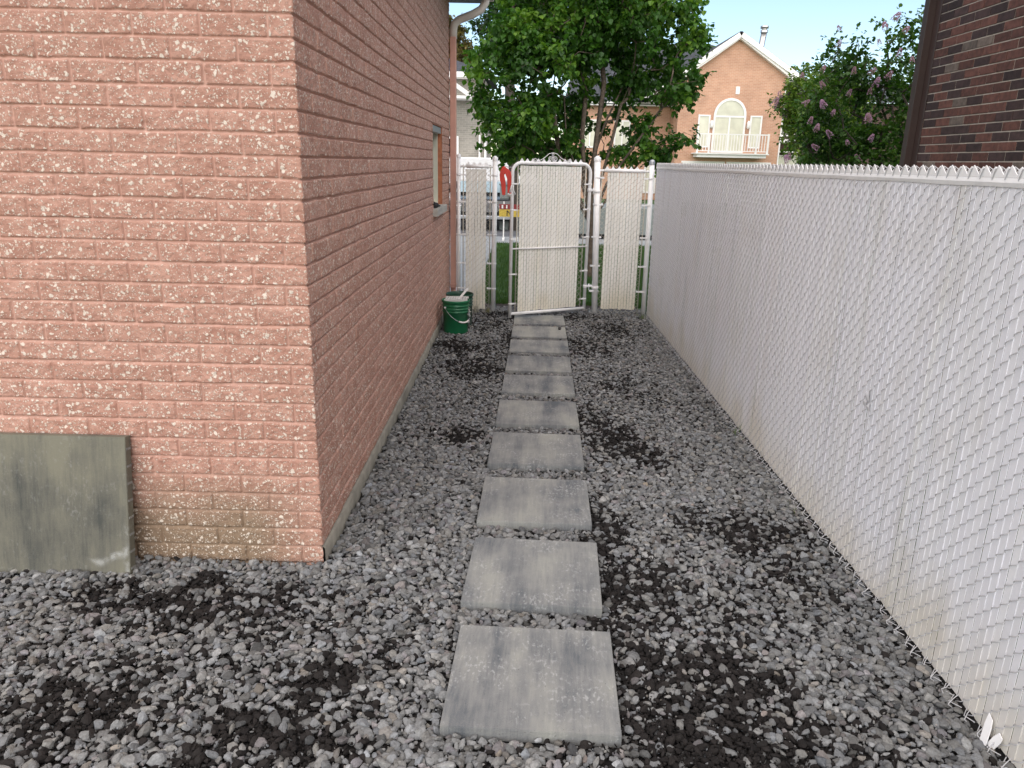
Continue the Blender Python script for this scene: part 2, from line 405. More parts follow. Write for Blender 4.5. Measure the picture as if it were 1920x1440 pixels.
mm_ = n_.new("ShaderNodeMath"); mm_.operation = 'MULTIPLY'; L_.new(at_.outputs["Fac"], mm_.inputs[0]); rr_ = n_.new("ShaderNodeMapRange"); rr_.inputs[1].default_value = .40; rr_.inputs[2].default_value = .60; rr_.inputs[4].default_value = .5; L_.new(nzz.outputs[0], rr_.inputs[0]); L_.new(rr_.outputs[0], mm_.inputs[1]); L_.new(mm_.outputs[0], p_.inputs["Alpha"])
GX, GZ = np.meshgrid(np.linspace(.06, .302, 30), np.linspace(.02, .26, 30))
dd = np.minimum(np.abs(np.hypot((GX - .302) / .20, (GZ - .075) / .055) * 0 + (GZ - .085 - .02 * np.sin((GX) * 30)) / .022) + np.maximum(0, (.16 - GX) / .05), np.abs((GX - .287) / .014) + np.maximum(0, (GZ - .20) / .05)); fd = np.clip(1.3 - dd, 0, 1)
VV = np.array([lean((a, -.0006, b)) for a, b in zip(GX.ravel(), GZ.ravel())]); II = np.arange(900).reshape(30, 30)
link("lime_stain", npmesh("lime_stain", VV, np.stack([II[:-1, :-1], II[:-1, 1:], II[1:, 1:], II[1:, :-1]], -1).reshape(-1, 4), True, {"fade": fd.ravel()}), lm_, LS)

# ------------------------------------------------------------------ pink brick house (left)
XC, YC, CO, BL, Z0 = -.905, 3.203, .089, .267, .0878
HOUSE = empty("pink_brick_house", (XC - 2, YC + 3, 0), 0, "pink split face brick house with a side window and a painted downpipe on the left", "house")
YE = 9.80; ZT = 3.95
WY0, WY1, WZ0, WZ1 = 7.98, 8.90, Z0 + 14.5 * CO - .004, Z0 + 24 * CO
WZ0 = Z0 + 14.5 * CO; WZ1 = Z0 + 24 * CO - .005
us = np.concatenate([-np.arange(.0, 2.6, .0048)[::-1], ])
xs = np.concatenate([np.linspace(-3.6, -2.6, 60, endpoint=False), np.arange(-2.6, -.0025, .0046)])
ys = [0.0]
while ys[-1] < YE - YC:
    d = .0046 + ys[-1] * .0016; ys.append(ys[-1] + d)
ys = np.array(ys[:-1] + [YE - YC])
for yw in (WY0 - YC, WY1 - YC): ys[np.argmin(abs(ys - yw))] = yw
S = np.concatenate([xs, ys])
ncol0 = len(xs)
zs = np.concatenate([np.arange(-.03, 2.85, .0046), np.arange(2.85, ZT, .0085), [ZT]])
for zw in (WZ0, WZ1): zs[np.argmin(abs(zs - zw))] = zw
SS, ZZ = np.meshgrid(S, zs)
side = SS >= 0
row = np.floor((ZZ - Z0 + (fbm(SS * 9, ZZ * 9, 0, 2, 5) - .5) * .004) / CO); vz = (ZZ - Z0 + (fbm(SS * 9, ZZ * 9, 0, 2, 5) - .5) * .004) / CO - row
off = np.where(row.astype(int) % 2 == 0, .2329, .0995) + (_h(row.astype(np.int64), row.astype(np.int64) * 0, row.astype(np.int64) * 0, 3) - .5) * .012
ucoord = np.where(side, SS - .19 + off, SS + off)
wob = (fbm(SS * 60, ZZ * 60, 0, 2, 9) - .5) * .0024
bi = np.floor(ucoord / BL); vu = ucoord / BL - bi
du = np.minimum(vu, 1 - vu) * BL + wob
dzb = vz * CO + wob * .8          # distance above the joint below
dzt = (1 - vz) * CO + wob * .8
bid = _h(bi.astype(np.int64) + 50, row.astype(np.int64) + 50, np.where(side, 7, 0).astype(np.int64), 1)
bid2 = _h(bi.astype(np.int64) + 50, row.astype(np.int64) + 50, np.where(side, 7, 0).astype(np.int64), 2)
bid3 = _h(bi.astype(np.int64) + 50, row.astype(np.int64) + 50, np.where(side, 7, 0).astype(np.int64), 4)
def sst(a, b, x):
    t = np.clip((x - a) / (b - a), 0, 1); return t * t * (3 - 2 * t)
fbed = sst(.0042, .0056, dzt) * sst(.0046, .0060, dzb)
fhead = sst(.0044, .0058, du)
face = fbed * fhead
rough = (fbm(SS * 55, ZZ * 70, bi + row * 3, 4, 20) - .5) * np.where(side, .0075, .0085) + (fbm(SS * 18, ZZ * 22, row, 2, 30) - .5) * .0025
bulge = (.0 + .0008 * np.minimum(np.minimum(dzb, dzt), .03) / .03)
tiltd = (bid2 - .5) * .0035 + (vz - .5) * (bid3 - .5) * .003
headrec = .0065 * (1 - fhead) + .0
D = face * (rough + bulge + tiltd) - (1 - fbed) * np.where(side, .0125, .0085) - (1 - fhead) * fbed * np.where(side, .0055, .0085) + (1 - face) * (fbm(SS * 40, ZZ * 40, 0, 2, 40) - .5) * .002
PX = np.where(side, XC + D, XC + SS); PY = np.where(side, YC + SS, YC - D)
# shared diagonal at the corner
j = ncol0
PX[:, j] = XC + D[:, j]; PY[:, j] = YC - D[:, j]
keep = ~((PY > 1e9))
nz_, ns_ = SS.shape
idx = np.arange(nz_ * ns_).reshape(nz_, ns_)
F = np.stack([idx[:-1, :-1], idx[:-1, 1:], idx[1:, 1:], idx[1:, :-1]], -1).reshape(-1, 4)
sc_mid = (SS[:-1, :-1] + SS[:-1, 1:]) / 2; zc_mid = (ZZ[:-1, :-1] + ZZ[1:, :-1]) / 2
hole = (sc_mid > WY0 - YC) & (sc_mid < WY1 - YC) & (zc_mid > WZ0) & (zc_mid < WZ1)
hole |= (sc_mid > .004) & (zc_mid < Z0 - .004)       # the foundation shows below the side wall
F = F[~hole.ravel()]
stain = np.where(side, 0, sst(.60, .28, ZZ + SS * .17 + .20 + (fbm(SS * 3, ZZ * 3, 0, 4, 60) - .5) * .35))
stain = np.where((SS > -1.7), stain, np.maximum(stain * .9, 0)) * np.where(side, 0, sst(-.02, -.35, SS) * .85 + .15)
V = np.stack([PX, PY, ZZ], -1).reshape(-1, 3)
me = npmesh("brick_wall", V, F, True, {"mortar": (1 - face).ravel(), "bid": bid.ravel(), "stain": stain.ravel()})
link("brick_wall", me, M['pinkbrick'], HOUSE)
me = None
# solid core behind the brick skin (keeps light out), with the window opening left free
mb = MB()
mb.box((-6.5, YC + .06, -.05), (-3.6, YE - .02, ZT)); mb.box((-3.62, YC + .03, -.05), (XC - .16, YE - .02, ZT - .01))
mb.box((XC - .17, YC + .03, -.05), (XC - .016, WY0 - .004, ZT - .02)); mb.box((XC - .17, WY1 + .004, -.05), (XC - .016, YE - .02, ZT - .02))
mb.box((XC - .17, WY0 - .01, -.05), (XC - .016, WY1 + .01, WZ0 - .01)); mb.box((XC - .17, WY0 - .01, WZ1 + .01), (XC - .016, WY1 + .01, ZT - .02))
mb.build("inner_wall", M['found'], HOUSE)
MB().box((-6.4, YE - .018, 0), (XC - .004, YE + .0, ZT - .03)).build("rear_wall", M['shadebrick'], HOUSE)
# foundation strip
ns = 220
yy = np.linspace(YC + .004, YE, ns); V = []; prof = [(-.012, Z0 - .002), (.004, Z0 - .004), (.012, Z0 - .012), (.012, -.05)]
for y in yy:
    for a, (dx, z) in enumerate(prof): V.append((XC + dx + (fbm(y * 6, a * 3.0, 0, 3, 70) - .5) * .012, y, z + (fbm(y * 4, a + 9.0, 0, 3, 71) - .5) * .008))
V = np.array(V, float); I = np.arange(len(V)).reshape(ns, 4)
F = np.stack([I[:-1, :-1], I[1:, :-1], I[1:, 1:], I[:-1, 1:]], -1).reshape(-1, 4)
link("foundation", npmesh("foundation", V, F, True), M['found'], HOUSE)
# window
win = MB().box((XC - .12, WY0, WZ0), (XC - .085, WY0 + .06, WZ1)).box((XC - .12, WY1 - .06, WZ0), (XC - .085, WY1, WZ1)).box((XC - .12, WY0 + .06, WZ1 - .06), (XC - .085, WY1 - .06, WZ1)).box((XC - .12, WY0 + .06, WZ0), (XC - .085, WY1 - .06, WZ0 + .06)).box((XC - .115, (WY0 + WY1) / 2 - .02, WZ0 + .06), (XC - .08, (WY0 + WY1) / 2 + .02, WZ1 - .06)).build("window", M['frame_cream'], HOUSE)
MB().box((XC - .108, WY0 + .05, WZ0 + .05), (XC - .102, WY1 - .05, WZ1 - .05)).build("pane", M['glass'], win)
MB().box((XC - .085, WY1 - .0, WZ0), (XC - .002, WY1 + .003, WZ1)).box((XC - .085, WY0 - .003, WZ0), (XC - .004, WY0, WZ1)).box((XC - .085, WY0, WZ1), (XC - .004, WY1, WZ1 + .004)).build("brick_reveal", M['reveal'], win)
MB().box((XC - .084, WY0 + .002, WZ0 + .002), (XC - .055, WY0 + .05, WZ1 - .01)).box((XC - .084, WY1 - .055, WZ0 + .002), (XC - .05, WY1 - .003, WZ1 - .01)).box((XC - .084, WY0 + .05, WZ0 + .002), (XC - .05, WY1 - .055, WZ0 + .03)).build("window_frame", M['frame_cream'], win)
MB().box((XC - .082, WY0 + .01, WZ1 - .07), (XC - .012, WY1 - .012, WZ1 - .006)).build("lintel", M['galv'], win, bevel=.003)
MB().box((XC - .08, WY0 - .05, WZ0 - .075), (XC + .048, WY1 + .06, WZ0 - .0)).build("sill", M['sill'], win, bevel=.004)
# downpipe, elbow, soffit, gutter
x0 = XC + .012; yp = YE - .075
dp = MB().box((x0, yp, .27), (x0 + .075, yp + .10, 3.28)).box((x0 - .003, yp - .004, .30), (x0 + .079, yp + .104, .335)).box((x0 - .003, yp - .004, 2.78), (x0 + .079, yp + .104, 2.80)).build("downpipe", M['downpipe'], HOUSE, bevel=.012)
MB().tube([(x0 + .036, yp + .06, .30), (x0 + .036, yp + .06, .12), (x0 + .06, yp - .02, .06)], .035, 10).build("downpipe_outlet", M['downpipe'], HOUSE)
MB().tube([(x0 + .038, yp + .05, 3.26), (x0 + .038, yp + .05, 3.36), (x0 + .055, yp + .05, 3.425), (x0 + .11, yp + .05, 3.47), (x0 + .27, yp + .05, 3.53), (x0 + .37, yp + .05, 3.585), (x0 + .42, yp + .05, 3.66), (x0 + .43, yp + .05, 3.80)], .047, 12).build("downpipe_elbow", M['beige'], HOUSE)
MB().box((-7.0, YC - .5, 3.70), (XC + .42, YE + .25, 3.72)).build("soffit", M['soffit'], HOUSE)
MB().box((XC + .40, YC - .52, 3.721), (XC + .52, YE + .27, 3.86)).build("gutter", M['beige'], HOUSE, bevel=.01)
mb = MB(); mb.add([(XC + .45, YC - .5, 3.80), (XC + .45, YE + .25, 3.80), (-7, YE + .25, 3.80), (-7, YC - .5, 3.80), (-3.6, YC + 2.6, 5.4), (-3.6, YE - 2.6, 5.4)], [(0, 1, 5, 4), (1, 2, 5), (2, 3, 4, 5), (3, 0, 4), (0, 3, 2, 1)]); mb.build("roof", M['roof'], HOUSE)
# small black fitting left on the window sill
mb = MB(); mb.tube([(XC - .01, 8.10, WZ0 + .025), (XC + .01, 8.17, WZ0 + .03), (XC + .0, 8.26, WZ0 + .025)], [.022, .028, .016], 9); mb.tube([(XC + .0, 8.24, WZ0 + .02), (XC + .02, 8.40, WZ0 + .012)], [.012, .010], 8)
mb.tube([(XC + .01, 8.17, WZ0 + .04), (XC - .02, 8.12, WZ0 + .065)], [.014, .010], 8)
tag(mb.build("hose_nozzle", M['black']), "small black and grey fitting lying on the window sill", "nozzle")

# ------------------------------------------------------------------ chain link with slats
def tubes_np(paths, r, n=5):
    """paths (k,m,3) -> verts, faces of k tubes with m rings"""
    P = np.asarray(paths, float); k, m, _ = P.shape
    T = np.empty_like(P); T[:, 1:-1] = P[:, 2:] - P[:, :-2]; T[:, 0] = P[:, 1] - P[:, 0]; T[:, -1] = P[:, -1] - P[:, -2]
    T /= np.linalg.norm(T, axis=2, keepdims=True) + 1e-12
    ref = np.zeros_like(T); ref[..., 0] = .31; ref[..., 1] = .27; ref[..., 2] = .05
    ref += np.array([.6, -.7, 0.1])
    B = np.cross(T, ref); B /= np.linalg.norm(B, axis=2, keepdims=True) + 1e-12
    U = np.cross(B, T)
    a = 2 * np.pi * np.arange(n) / n
    V = P[:, :, None, :] + r * (U[:, :, None, :] * np.cos(a)[None, None, :, None] + B[:, :, None, :] * np.sin(a)[None, None, :, None])
    I = np.arange(k * m * n).reshape(k, m, n); J = np.roll(I, -1, axis=2)
    F = np.stack([I[:, :-1], J[:, :-1], J[:, 1:], I[:, 1:]], -1).reshape(-1, 4)
    return V.reshape(-1, 3), F
PI_ = .0366
def chain(O, U, N, length, z0, z1, slats, parent, matw, mats, tones=(.72, .72, .73), spp=8, r=.0019, top_ext=.0, bulge=0.0, zfun=None, peaks=True, nseg=14, amp=.0056, hw=.0166, tw0=.0):
    """spiral wires of a chain link mesh and the privacy slats threaded through them"""
    O = np.array(O, float); U = np.array(U, float); N = np.array(N, float); Z = np.array([0, 0, 1.0])
    ncol = int(round(length / PI_))
    nturn = int((z1 - z0) / (2 * PI_)); 
    m = nturn * spp + 1
    t = np.arange(m) / (spp / 2)           # half turns
    paths = []
    for i in range(ncol):
        u = (i + .5) * PI_ - (PI_ / 2 + .0012) * np.cos(np.pi * t)
        n_ = amp * np.sin(np.pi * t)
        z = z1 - (nturn * 2 - t) * PI_ - (i % 2) * PI_
        paths.append(O + u[:, None] * U + n_[:, None] * N + z[:, None] * Z)
    paths = np.array(paths)
    V, F = tubes_np(paths, r, 5)
    Vs = [V]; Fs = [F]; nb = len(V)
    # knuckles along the top
    if peaks:
        kp = []
        for i in range(ncol):
            if i % 2: continue
            u0 = (i + 1) * PI_
            kp.append(np.array([O + (u0 - PI_ * .55) * U + .010 * N + (z1 - .012) * Z, O + (u0 - .006) * U + .012 * N + (z1 + .022) * Z, O + (u0 + .001) * U + .0 * N + (z1 + .030) * Z, O + (u0 + .006) * U - .006 * N + (z1 + .020) * Z, O + (u0 - .002) * U - .0 * N + (z1 + .013) * Z]))
            kp.append(np.array([O + (u0 + PI_ * .55) * U - .014 * N + (z1 - .012) * Z, O + (u0 + .008) * U - .016 * N + (z1 + .020) * Z, O + (u0 - .001) * U - .004 * N + (z1 + .031) * Z, O + (u0 - .007) * U + .004 * N + (z1 + .022) * Z, O + (u0 - .0) * U + .0 * N + (z1 + .012) * Z]))
        V2, F2 = tubes_np(np.array(kp), r * 1.15, 5); Vs.append(V2); Fs.append(F2 + nb); nb += len(V2)
    wo = link("wire_mesh", npmesh("wire_mesh", np.concatenate(Vs), np.concatenate(Fs), True), matw, parent)
    # slats
    i0, i1, zs0, zs1 = slats
    zz = np.linspace(0, 1, nseg); V = []; F = []; T = []
    prof = np.array([(-hw, .0), (-hw + .0004, .0012), (0, .0014), (hw - .0004, .0012), (hw, .0), (hw - .0004, -.0012), (0, -.0014), (-hw + .0004, -.0012)])
    for c_, i in enumerate(range(i0, i1)):
        ph = RNG.uniform(0, 6.28); lo = zs0 + RNG.uniform(-.006, .006); hi = zs1 + RNG.uniform(-.002, .002)
        k = 1 + RNG.normal() * .025
        du = .0012 * np.sin(ph + zz * RNG.uniform(3, 9)); tw = tw0 + RNG.normal() * .02 + .02 * np.sin(ph * 2 + zz * 7)
        z = lo + (hi - lo) * zz
        uu = (i + .5) * PI_ + du[:, None] + prof[None, :, 0] * np.cos(tw)[:, None]
        nn = prof[None, :, 1] + prof[None, :, 0] * np.sin(tw)[:, None]
        P = O + uu[..., None] * U + nn[..., None] * N + (z[:, None] * np.ones(8))[..., None] * Z
        V.append(P.reshape(-1, 3))
        I = np.arange(nseg * 8).reshape(nseg, 8) + c_ * nseg * 8; J = np.roll(I, -1, axis=1)
        F.append(np.stack([I[:-1], J[:-1], J[1:], I[1:]], -1).reshape(-1, 4))
        wtone = np.array([1, 1 - abs(RNG.normal()) * .004, 1 - abs(RNG.normal()) * .015])
        T.append(np.tile(np.array(tones) * k * wtone, (nseg * 8, 1)))
    V = np.concatenate(V); T = np.concatenate(T)
    # grime rising from the ground on the lowest part
    g = fbm(V[:, 0] * 5 + V[:, 1] * 5, V[:, 2] * 5, 0, 4, 90)
    low = np.clip((.34 - V[:, 2] + (g - .5) * .4) / .30, 0, 1)[:, None]
    T = T * (1 - low * np.array([.10, .14, .24]))
    sp = np.clip((g - .60) / .1, 0, 1)[:, None]; T = T * (1 - sp * np.array([.05, .06, .08]))
    so2 = link("privacy_slats", npmesh("privacy_slats", V, np.concatenate(F), False, {"tone": T}), mats, parent)
    return wo, so2
def sharp_shade(o):
    pass

# long fence on the right
FX = 1.65
fence = empty("slatted_chain_link_fence", (FX, 5.0, 0), 0, "long white chain link fence with privacy slats along the right side of the gravel", "fence")
FY1 = 9.56; FL = 245 * PI_
chain((FX, FY1, 0), (0, -1, 0), (-1, 0, 0), FL, -.02, 1.855, (0, 245, .015, 1.845), fence, M['wire'], M['slat'], (.80, .81, .855), r=.0019, amp=.0078, hw=.0183, tw0=.055)
# top band and saw tooth strips
mb = MB()
n = int(FL / .0732)
yb = [FY1 - i * .0366 for i in range(2 * n + 2)]
def strip(mb, xoff, zlo, zhi, jit):
    V = []; F = []
    for i, y in enumerate(yb):
        d = math.sin(i * .31) * .0015 + math.sin(i * .083) * .002
        for (dx, z) in ((-.006, zlo + d * jit), (-.0105, (zlo + zhi) / 2), (-.007, zhi), (-.003, zhi), (-.003, zlo + d * jit)): V.append((FX + xoff + dx, y, z))
    for i in range(len(yb) - 1):
        for k in range(5): F.append((i * 5 + k, i * 5 + (k + 1) % 5, (i + 1) * 5 + (k + 1) % 5, (i + 1) * 5 + k))
    mb.add(V, F)
strip(mb, .0, 1.818, 1.850, 1)
def teeth(mb, x0_, x1_, ph=0.0, h=.040):
    for i in range(n):
        y = FY1 - (2 * i + 1) * PI_ - ph - .0366 * 0
        a = (y + .0355, 1.8505); b = (y - .0355, 1.8505); c = (y, 1.8505 + h)
        a2 = (y + .0355, 1.860); b2 = (y - .0355, 1.860)
        mb.prism([a, b, b2, c, a2], x0_, x1_, lambda q: (q[2], q[0], q[1]))
teeth(mb, FX - .0075, FX - .0045)
teeth(mb, FX + .020, FX + .023, .010, .036)
mb.build("top_trim", M['pipe'], fence)
MB().tube([(FX + .034, FY1 + .04, 1.815), (FX + .034, FY1 - FL, 1.815)], .020, 12).build("top_rail", M['pipe'], fence)
pst = MB(); pst.tube([(FX - .035, 9.60, -.05), (FX - .055, 9.60, 1.88)], .0305, 16); corner = pst.build("post", M['pipe'], fence)
MB().lathe([(.034, -.02), (.035, .012), (.028, .032), (.012, .042), (.0, .043)], (FX - .056, 9.60, 1.885), 16).build("post_cap", M['galv'], corner)
for yp_ in (6.9, 4.2, 1.5):
    q = MB().tube([(FX + .06, yp_, -.05), (FX + .06, yp_, 1.84)], .026, 12).build("post", M['pipe'], fence)
# loose wire tips along the foot of the fence
kp = []
for i in range(2, 122):
    y = FY1 - i * .0732 + RNG.uniform(-.006, .006); s = RNG.uniform(.6, 1.25); b = FX - .012 + RNG.uniform(-.006, .002)
    kp.append([(b + .004, y + .030, .022), (b - .014 * s, y + .012, .012), (b - .028 * s, y - .004, .014 + RNG.uniform(-.004, .01)), (b - .020 * s, y - .016, .020), (b - .004, y - .036, .018)])
    kp.append([(b, y + .004, .040), (b - .018 * s, y - .006, .030), (b - .034 * s, y - .014 + RNG.uniform(-.01, .01), .022), (b - .036 * s, y - .02, .012 + RNG.uniform(0, .01)), (b - .026 * s, y - .026, .010)])
V, F = tubes_np(np.array(kp), .0017, 5); link("bottom_wire", npmesh("bottom_wire", V, F, True), M['wire'], fence)
# two slats that have slipped out at the near end
def bentslat(y, dx, dy, h):
    mb = MB(); mb.prism([(-.016, 0), (.016, 0), (.017, h * .6), (.012, h), (-.012, h * .9), (-.017, h * .6)], 0, .003, lambda q: (FX - .012 - dx * (1 - q[1] / h) + q[2], y + q[0] + dy * (1 - q[1] / h), .012 + q[1])); return mb
bs = bentslat(2.150, .030, -.03, .085)
for q_ in (bentslat(2.085, .018, .015, .06),):
    b0 = len(bs.v); bs.v += q_.v; bs.f += [tuple(b0 + i for i in f) for f in q_.f]; bs.sm += q_.sm
bs.build("loose_slat", M['pipe'], fence)

# torn slat halfway along the fence
mb = MB()
for (dy, z0_, h_, out, tw_) in ((.0, .83, .060, .009, .008), (.024, .80, .045, .007, -.006), (-.020, .79, .04, .006, .004)):
    y_ = 3.36 + dy; mb.add([(FX - .010, y_ - .014, z0_), (FX - .010 - out * .5, y_ + .010, z0_ + .004), (FX - .012 - out, y_ + .008 + tw_, z0_ + h_ * .55), (FX - .010 - out * .3, y_ - .012 + tw_, z0_ + h_ * .5), (FX - .009, y_ + tw_, z0_ + h_)], [(0, 1, 2, 3), (3, 2, 4)])
mb.build("torn_slat", mat("torn_slat_plastic", (.50, .50, .52), .6), fence, recalc=False)
# ---- front line: left panel, gate, right panel
def frame(O, U):
    U = Vector(U).normalized(); N = Vector((U.y, -U.x, 0)); O = Vector(O)
    return U, N, (lambda q: tuple(O + U * q[0] + N * q[1] + Vector((0, 0, 1)) * q[2]))
def bands(fr, u, zsl, r, s, parent):
    for z in zsl:
        mb = MB()
        mb.lathe([(r + .002, -.011), (r + .004, -.009), (r + .004, .009), (r + .002, .011)], fr((u, 0, z)), 14)
        mb.box((u + min(s * r, s * .085), -.010, z - .010), (u + max(s * r, s * .085), .010, z + .008), fr)
        mb.lathe([(.0, -.012), (.009, -.010), (.009, .010), (0, .012)], fr((u + s * .075, -.012, z)), 8)
        mb.build("brace_band", M['pipe'], parent)
def panel(name, label, O, U, L, ztop, slatcols, zs0, zs1, postspec, cat="fence panel"):
    U_, N_, fr = frame(O, U)
    e = empty(name, O, 0, label, cat, "short chain link panels beside the gate")
    chain(fr((.05, 0, 0)), U_, N_, L - .10, .0, ztop, (*slatcols, zs0, zs1), e, M['wire_cream'], M['slat_cream'], (.84, .83, .78))
    MB().tube([fr((.095, .0, ztop + .012)), fr((L - .07, .0, ztop + .012))], .021, 14).build("top_rail", M['pipe'], e)
    mb = MB()
    i = 0; u = .115
    while u < L - .11:
        mb.prism([(u - .034, ztop + .02), (u + .034, ztop + .02), (u, ztop + .066)], -.002, .002, lambda q: fr((q[0], q[2], q[1]))); u += .0732
    mb.build("top_trim", M['pipe'], e)
    MB().tube([fr((.055, .004, .02)), fr((.055, .004, ztop + .03))], .006, 6).build("tension_bar", M['wire_cream'], e); MB().tube([fr((L - .055, .004, .0)), fr((L - .055, .004, ztop + .03))], .006, 6).build("tension_bar", M['wire_cream'], e)
    zl = [.30, .62, .98, 1.38, 1.70]
    bands(fr, 0, zl, postspec[0], 1, e); bands(fr, L, zl, postspec[1], -1, e)
    MB().tube([fr((.02, .0, ztop + .01)), fr((.10, 0, ztop + .012))], .013, 8).build("rail_end", M['pipe'], e); MB().tube([fr((L - .02, .0, ztop + .01)), fr((L - .08, 0, ztop + .012))], .013, 8).build("rail_end", M['pipe'], e)
    return e, fr
GY = 9.6
panel("chain_link_panel", "narrow white slatted chain link panel between the pink downpipe and the left gate post", (-.772, GY, 0), (1, 0, 0), .445, 1.79, (1, 8), .03, 1.77, (.024, .03))
panel("chain_link_panel", "white slatted chain link panel between the gate hinge post and the long fence", (.935, GY, 0), (1, 0, 0), .655, 1.775, (2, 14), .07, 1.765, (.036, .031))
def post(x, y, r, z, label, capm, lean_=0.0):
    e = empty("fence_post", (x, y, 0), 0, label, "post", "round posts of the gate line")
    MB().tube([(x, y, -.05), (x + lean_, y, z)], r, 18).build("pipe", M['pipe'], e)
    MB().lathe([(r + .004, -.03), (r + .005, .006), (r * .8, r * .5), (r * .4, r * .8), (0, r * .9)], (x + lean_, y, z), 18).build("cap", capm, e)
post(-.327, GY, .030, 1.905, "round white post with a rounded cap on the latch side of the open gate", M['pipe'])
post(-.772, GY, .022, 1.93, "thin white post standing against the pink downpipe", M['pipe'])
post(.985, GY, .038, 1.925, "thick white hinge post between the open gate and the right panel", M['pipe'], -.06)
# gate
GO = Vector((-.105, 9.09, 0)); GH = Vector((.845, 9.585, 0)); GL = (GH - GO).length
gate = empty("gate", tuple(GO), 0, "white slatted chain link gate with rounded top corners standing ajar", "gate")
U_, N_, fr = frame(GO, GH - GO)
GZ0, GZ1 = .075, 1.855; rc = .11
pts = [(0, 0, .03), (0, 0, GZ1 - rc)] + [(rc - rc * math.cos(a), 0, GZ1 - rc + rc * math.sin(a)) for a in [math.pi / 2 * i / 8 for i in range(1, 9)]] + [(GL - rc + rc * math.sin(a), 0, GZ1 - rc + rc * math.cos(a)) for a in [math.pi / 2 * i / 8 for i in range(0, 9)]] + [(GL, 0, .04)]
mb = MB(); mb.tube(pts, .0205, 14, fr=fr); mb.build("frame", M['pipe'], gate)
MB().tube([(.01, 0, GZ0), (GL - .01, 0, GZ0)], .0195, 12, fr=fr).build("bottom_rail", M['pipe'], gate)
MB().tube([(.015, .012, .865), (GL - .015, .012, .865)], .010, 10, fr=fr).build("middle_rail", M['pipe'], gate)
chain(fr((.065, 0, 0)), U_, N_, GL - .13, .085, 1.84, (1, int((GL - .13) / PI_) - 1, .10, 1.825), gate, M['wire_cream'], M['slat_cream'], (.87, .86, .81), peaks=False)
for u in (.068, GL - .07): MB().tube([(u, .004, .10), (u, .004, GZ1 + .02)], .006, 6, fr=fr).build("tension_bar", M['wire_cream'], gate)
mb = MB(); u = .12
while u < GL - .10:
    if True: mb.prism([(u - .033, GZ1 + .012), (u + .033, GZ1 + .012), (u, GZ1 + .055)], -.002, .002, lambda q: fr((q[0], q[2], q[1])))
    u += .0732
mb.build("top_trim", M['pipe'], gate)
for z in (.20, .56, .98, 1.32, 1.62):
    for u, s in ((0, 1), (GL, -1)):
        mb = MB()
        mb.lathe([(.0225, -.010), (.0245, -.008), (.0245, .008), (.0225, .010)], fr((u, 0, z)), 12)
        mb.box((u + min(s * .02, s * .08), -.008, z - .009), (u + max(s * .02, s * .08), .008, z + .007), fr)
        mb.build("brace_band", M['pipe'], gate)
for z in (.36, 1.55):
    mb = MB(); mb.lathe([(.024, -.02), (.027, -.018), (.027, .018), (.024, .02)], fr((GL, 0, z)), 12); mb.box((GL + .015, -.014, z - .012), (GL + .10, .014, z + .012), fr)
    mb.lathe([(.040, -.018), (.044, -.015), (.044, .015), (.040, .018)], (.985 - .06 * z / 1.925, GY, z - .015), 14)
    mb.tube([fr((GL + .05, .01, z - .05)), fr((GL + .05, .01, z + .03))], .008, 8); mb.tube([fr((GL + .02, .035, z)), fr((GL + .13, .03, z - .01))], .006, 6)
    mb.build("hinge", M['pipe'], gate)
mb = MB(); mb.tube([(-.035, .01, 1.52), (-.02, .02, 1.60), (.0, .02, 1.55), (.03, .02, 1.50)], .010, 8, fr=fr); mb.tube([(-.06, .0, 1.50), (.03, .0, 1.50)], .012, 8, fr=fr)
mb.build("latch", M['pipe'], gate)
# wrought scroll on the gate top
mb = MB(); cu = GL / 2 - .01; zb = GZ1 + .022
def spiral(c, z, r0, turns, sgn, a0, n=34):
    return [(c + sgn * r0 * (1 - .75 * i / n) * math.cos(a0 + turns * 2 * math.pi * i / n), .016, z + r0 * (1 - .75 * i / n) * math.sin(a0 + turns * 2 * math.pi * i / n)) for i in range(n + 1)]
for s in (-1, 1):
    mb.tube(spiral(cu + s * .034, zb + .030, .032, 1.6, -s, -.6), .0036, 6, fr=fr)
    mb.tube(spiral(cu + s * .235, zb + .018, .026, 1.4, s, math.pi * .9), .0036, 6, fr=fr)
    mb.tube([(cu + s * .010, .016, zb + .098), (cu + s * .055, .016, zb + .088), (cu + s * .11, .016, zb + .045), (cu + s * .15, .016, zb + .022), (cu + s * .20, .016, zb + .006), (cu + s * .235, .016, zb - .006)], .004, 6, fr=fr)
    mb.tube([(cu, .016, zb + .104), (cu + s * .012, .016, zb + .080), (cu + s * .004, .016, zb + .05), (cu + s * .002, .016, zb)], .0036, 6, fr=fr)
mb.build("scroll_ornament", M['pipe'], gate)
# red object hanging from the gate frame
poly = [(0, -.34), (-.052, -.34), (-.056, -.30), (-.060, -.20), (-.072, -.16), (-.080, -.10), (-.074, -.04), (-.052, .005), (-.030, .018), (-.010, .0), (.045, -.035), (.052, -.08), (.052, -.30), (.046, -.33), (.010, -.33), (.006, -.27), (.002, -.24)]
hole_ = None
mb = MB(); rp = frame((GO.x - .068, GO.y - .0, 1.80), (1, 0, 0))[2]
outer = [(-.050, -.31), (-.056, -.255), (-.064, -.19), (-.078, -.14), (-.082, -.08), (-.074, -.03), (-.052, .008), (-.030, .016), (-.008, .0), (.020, -.020), (.048, -.050), (.056, -.10), (.057, -.30)]
inner = [(-.012, -.31), (-.010, -.255), (-.010, -.20), (-.012, -.16), (-.018, -.13), (-.026, -.10), (-.026, -.078), (-.020, -.070), (-.015, -.074), (-.010, -.085), (-.002, -.105), (.006, -.125), (.014, -.30)]
V = []; th_ = .022
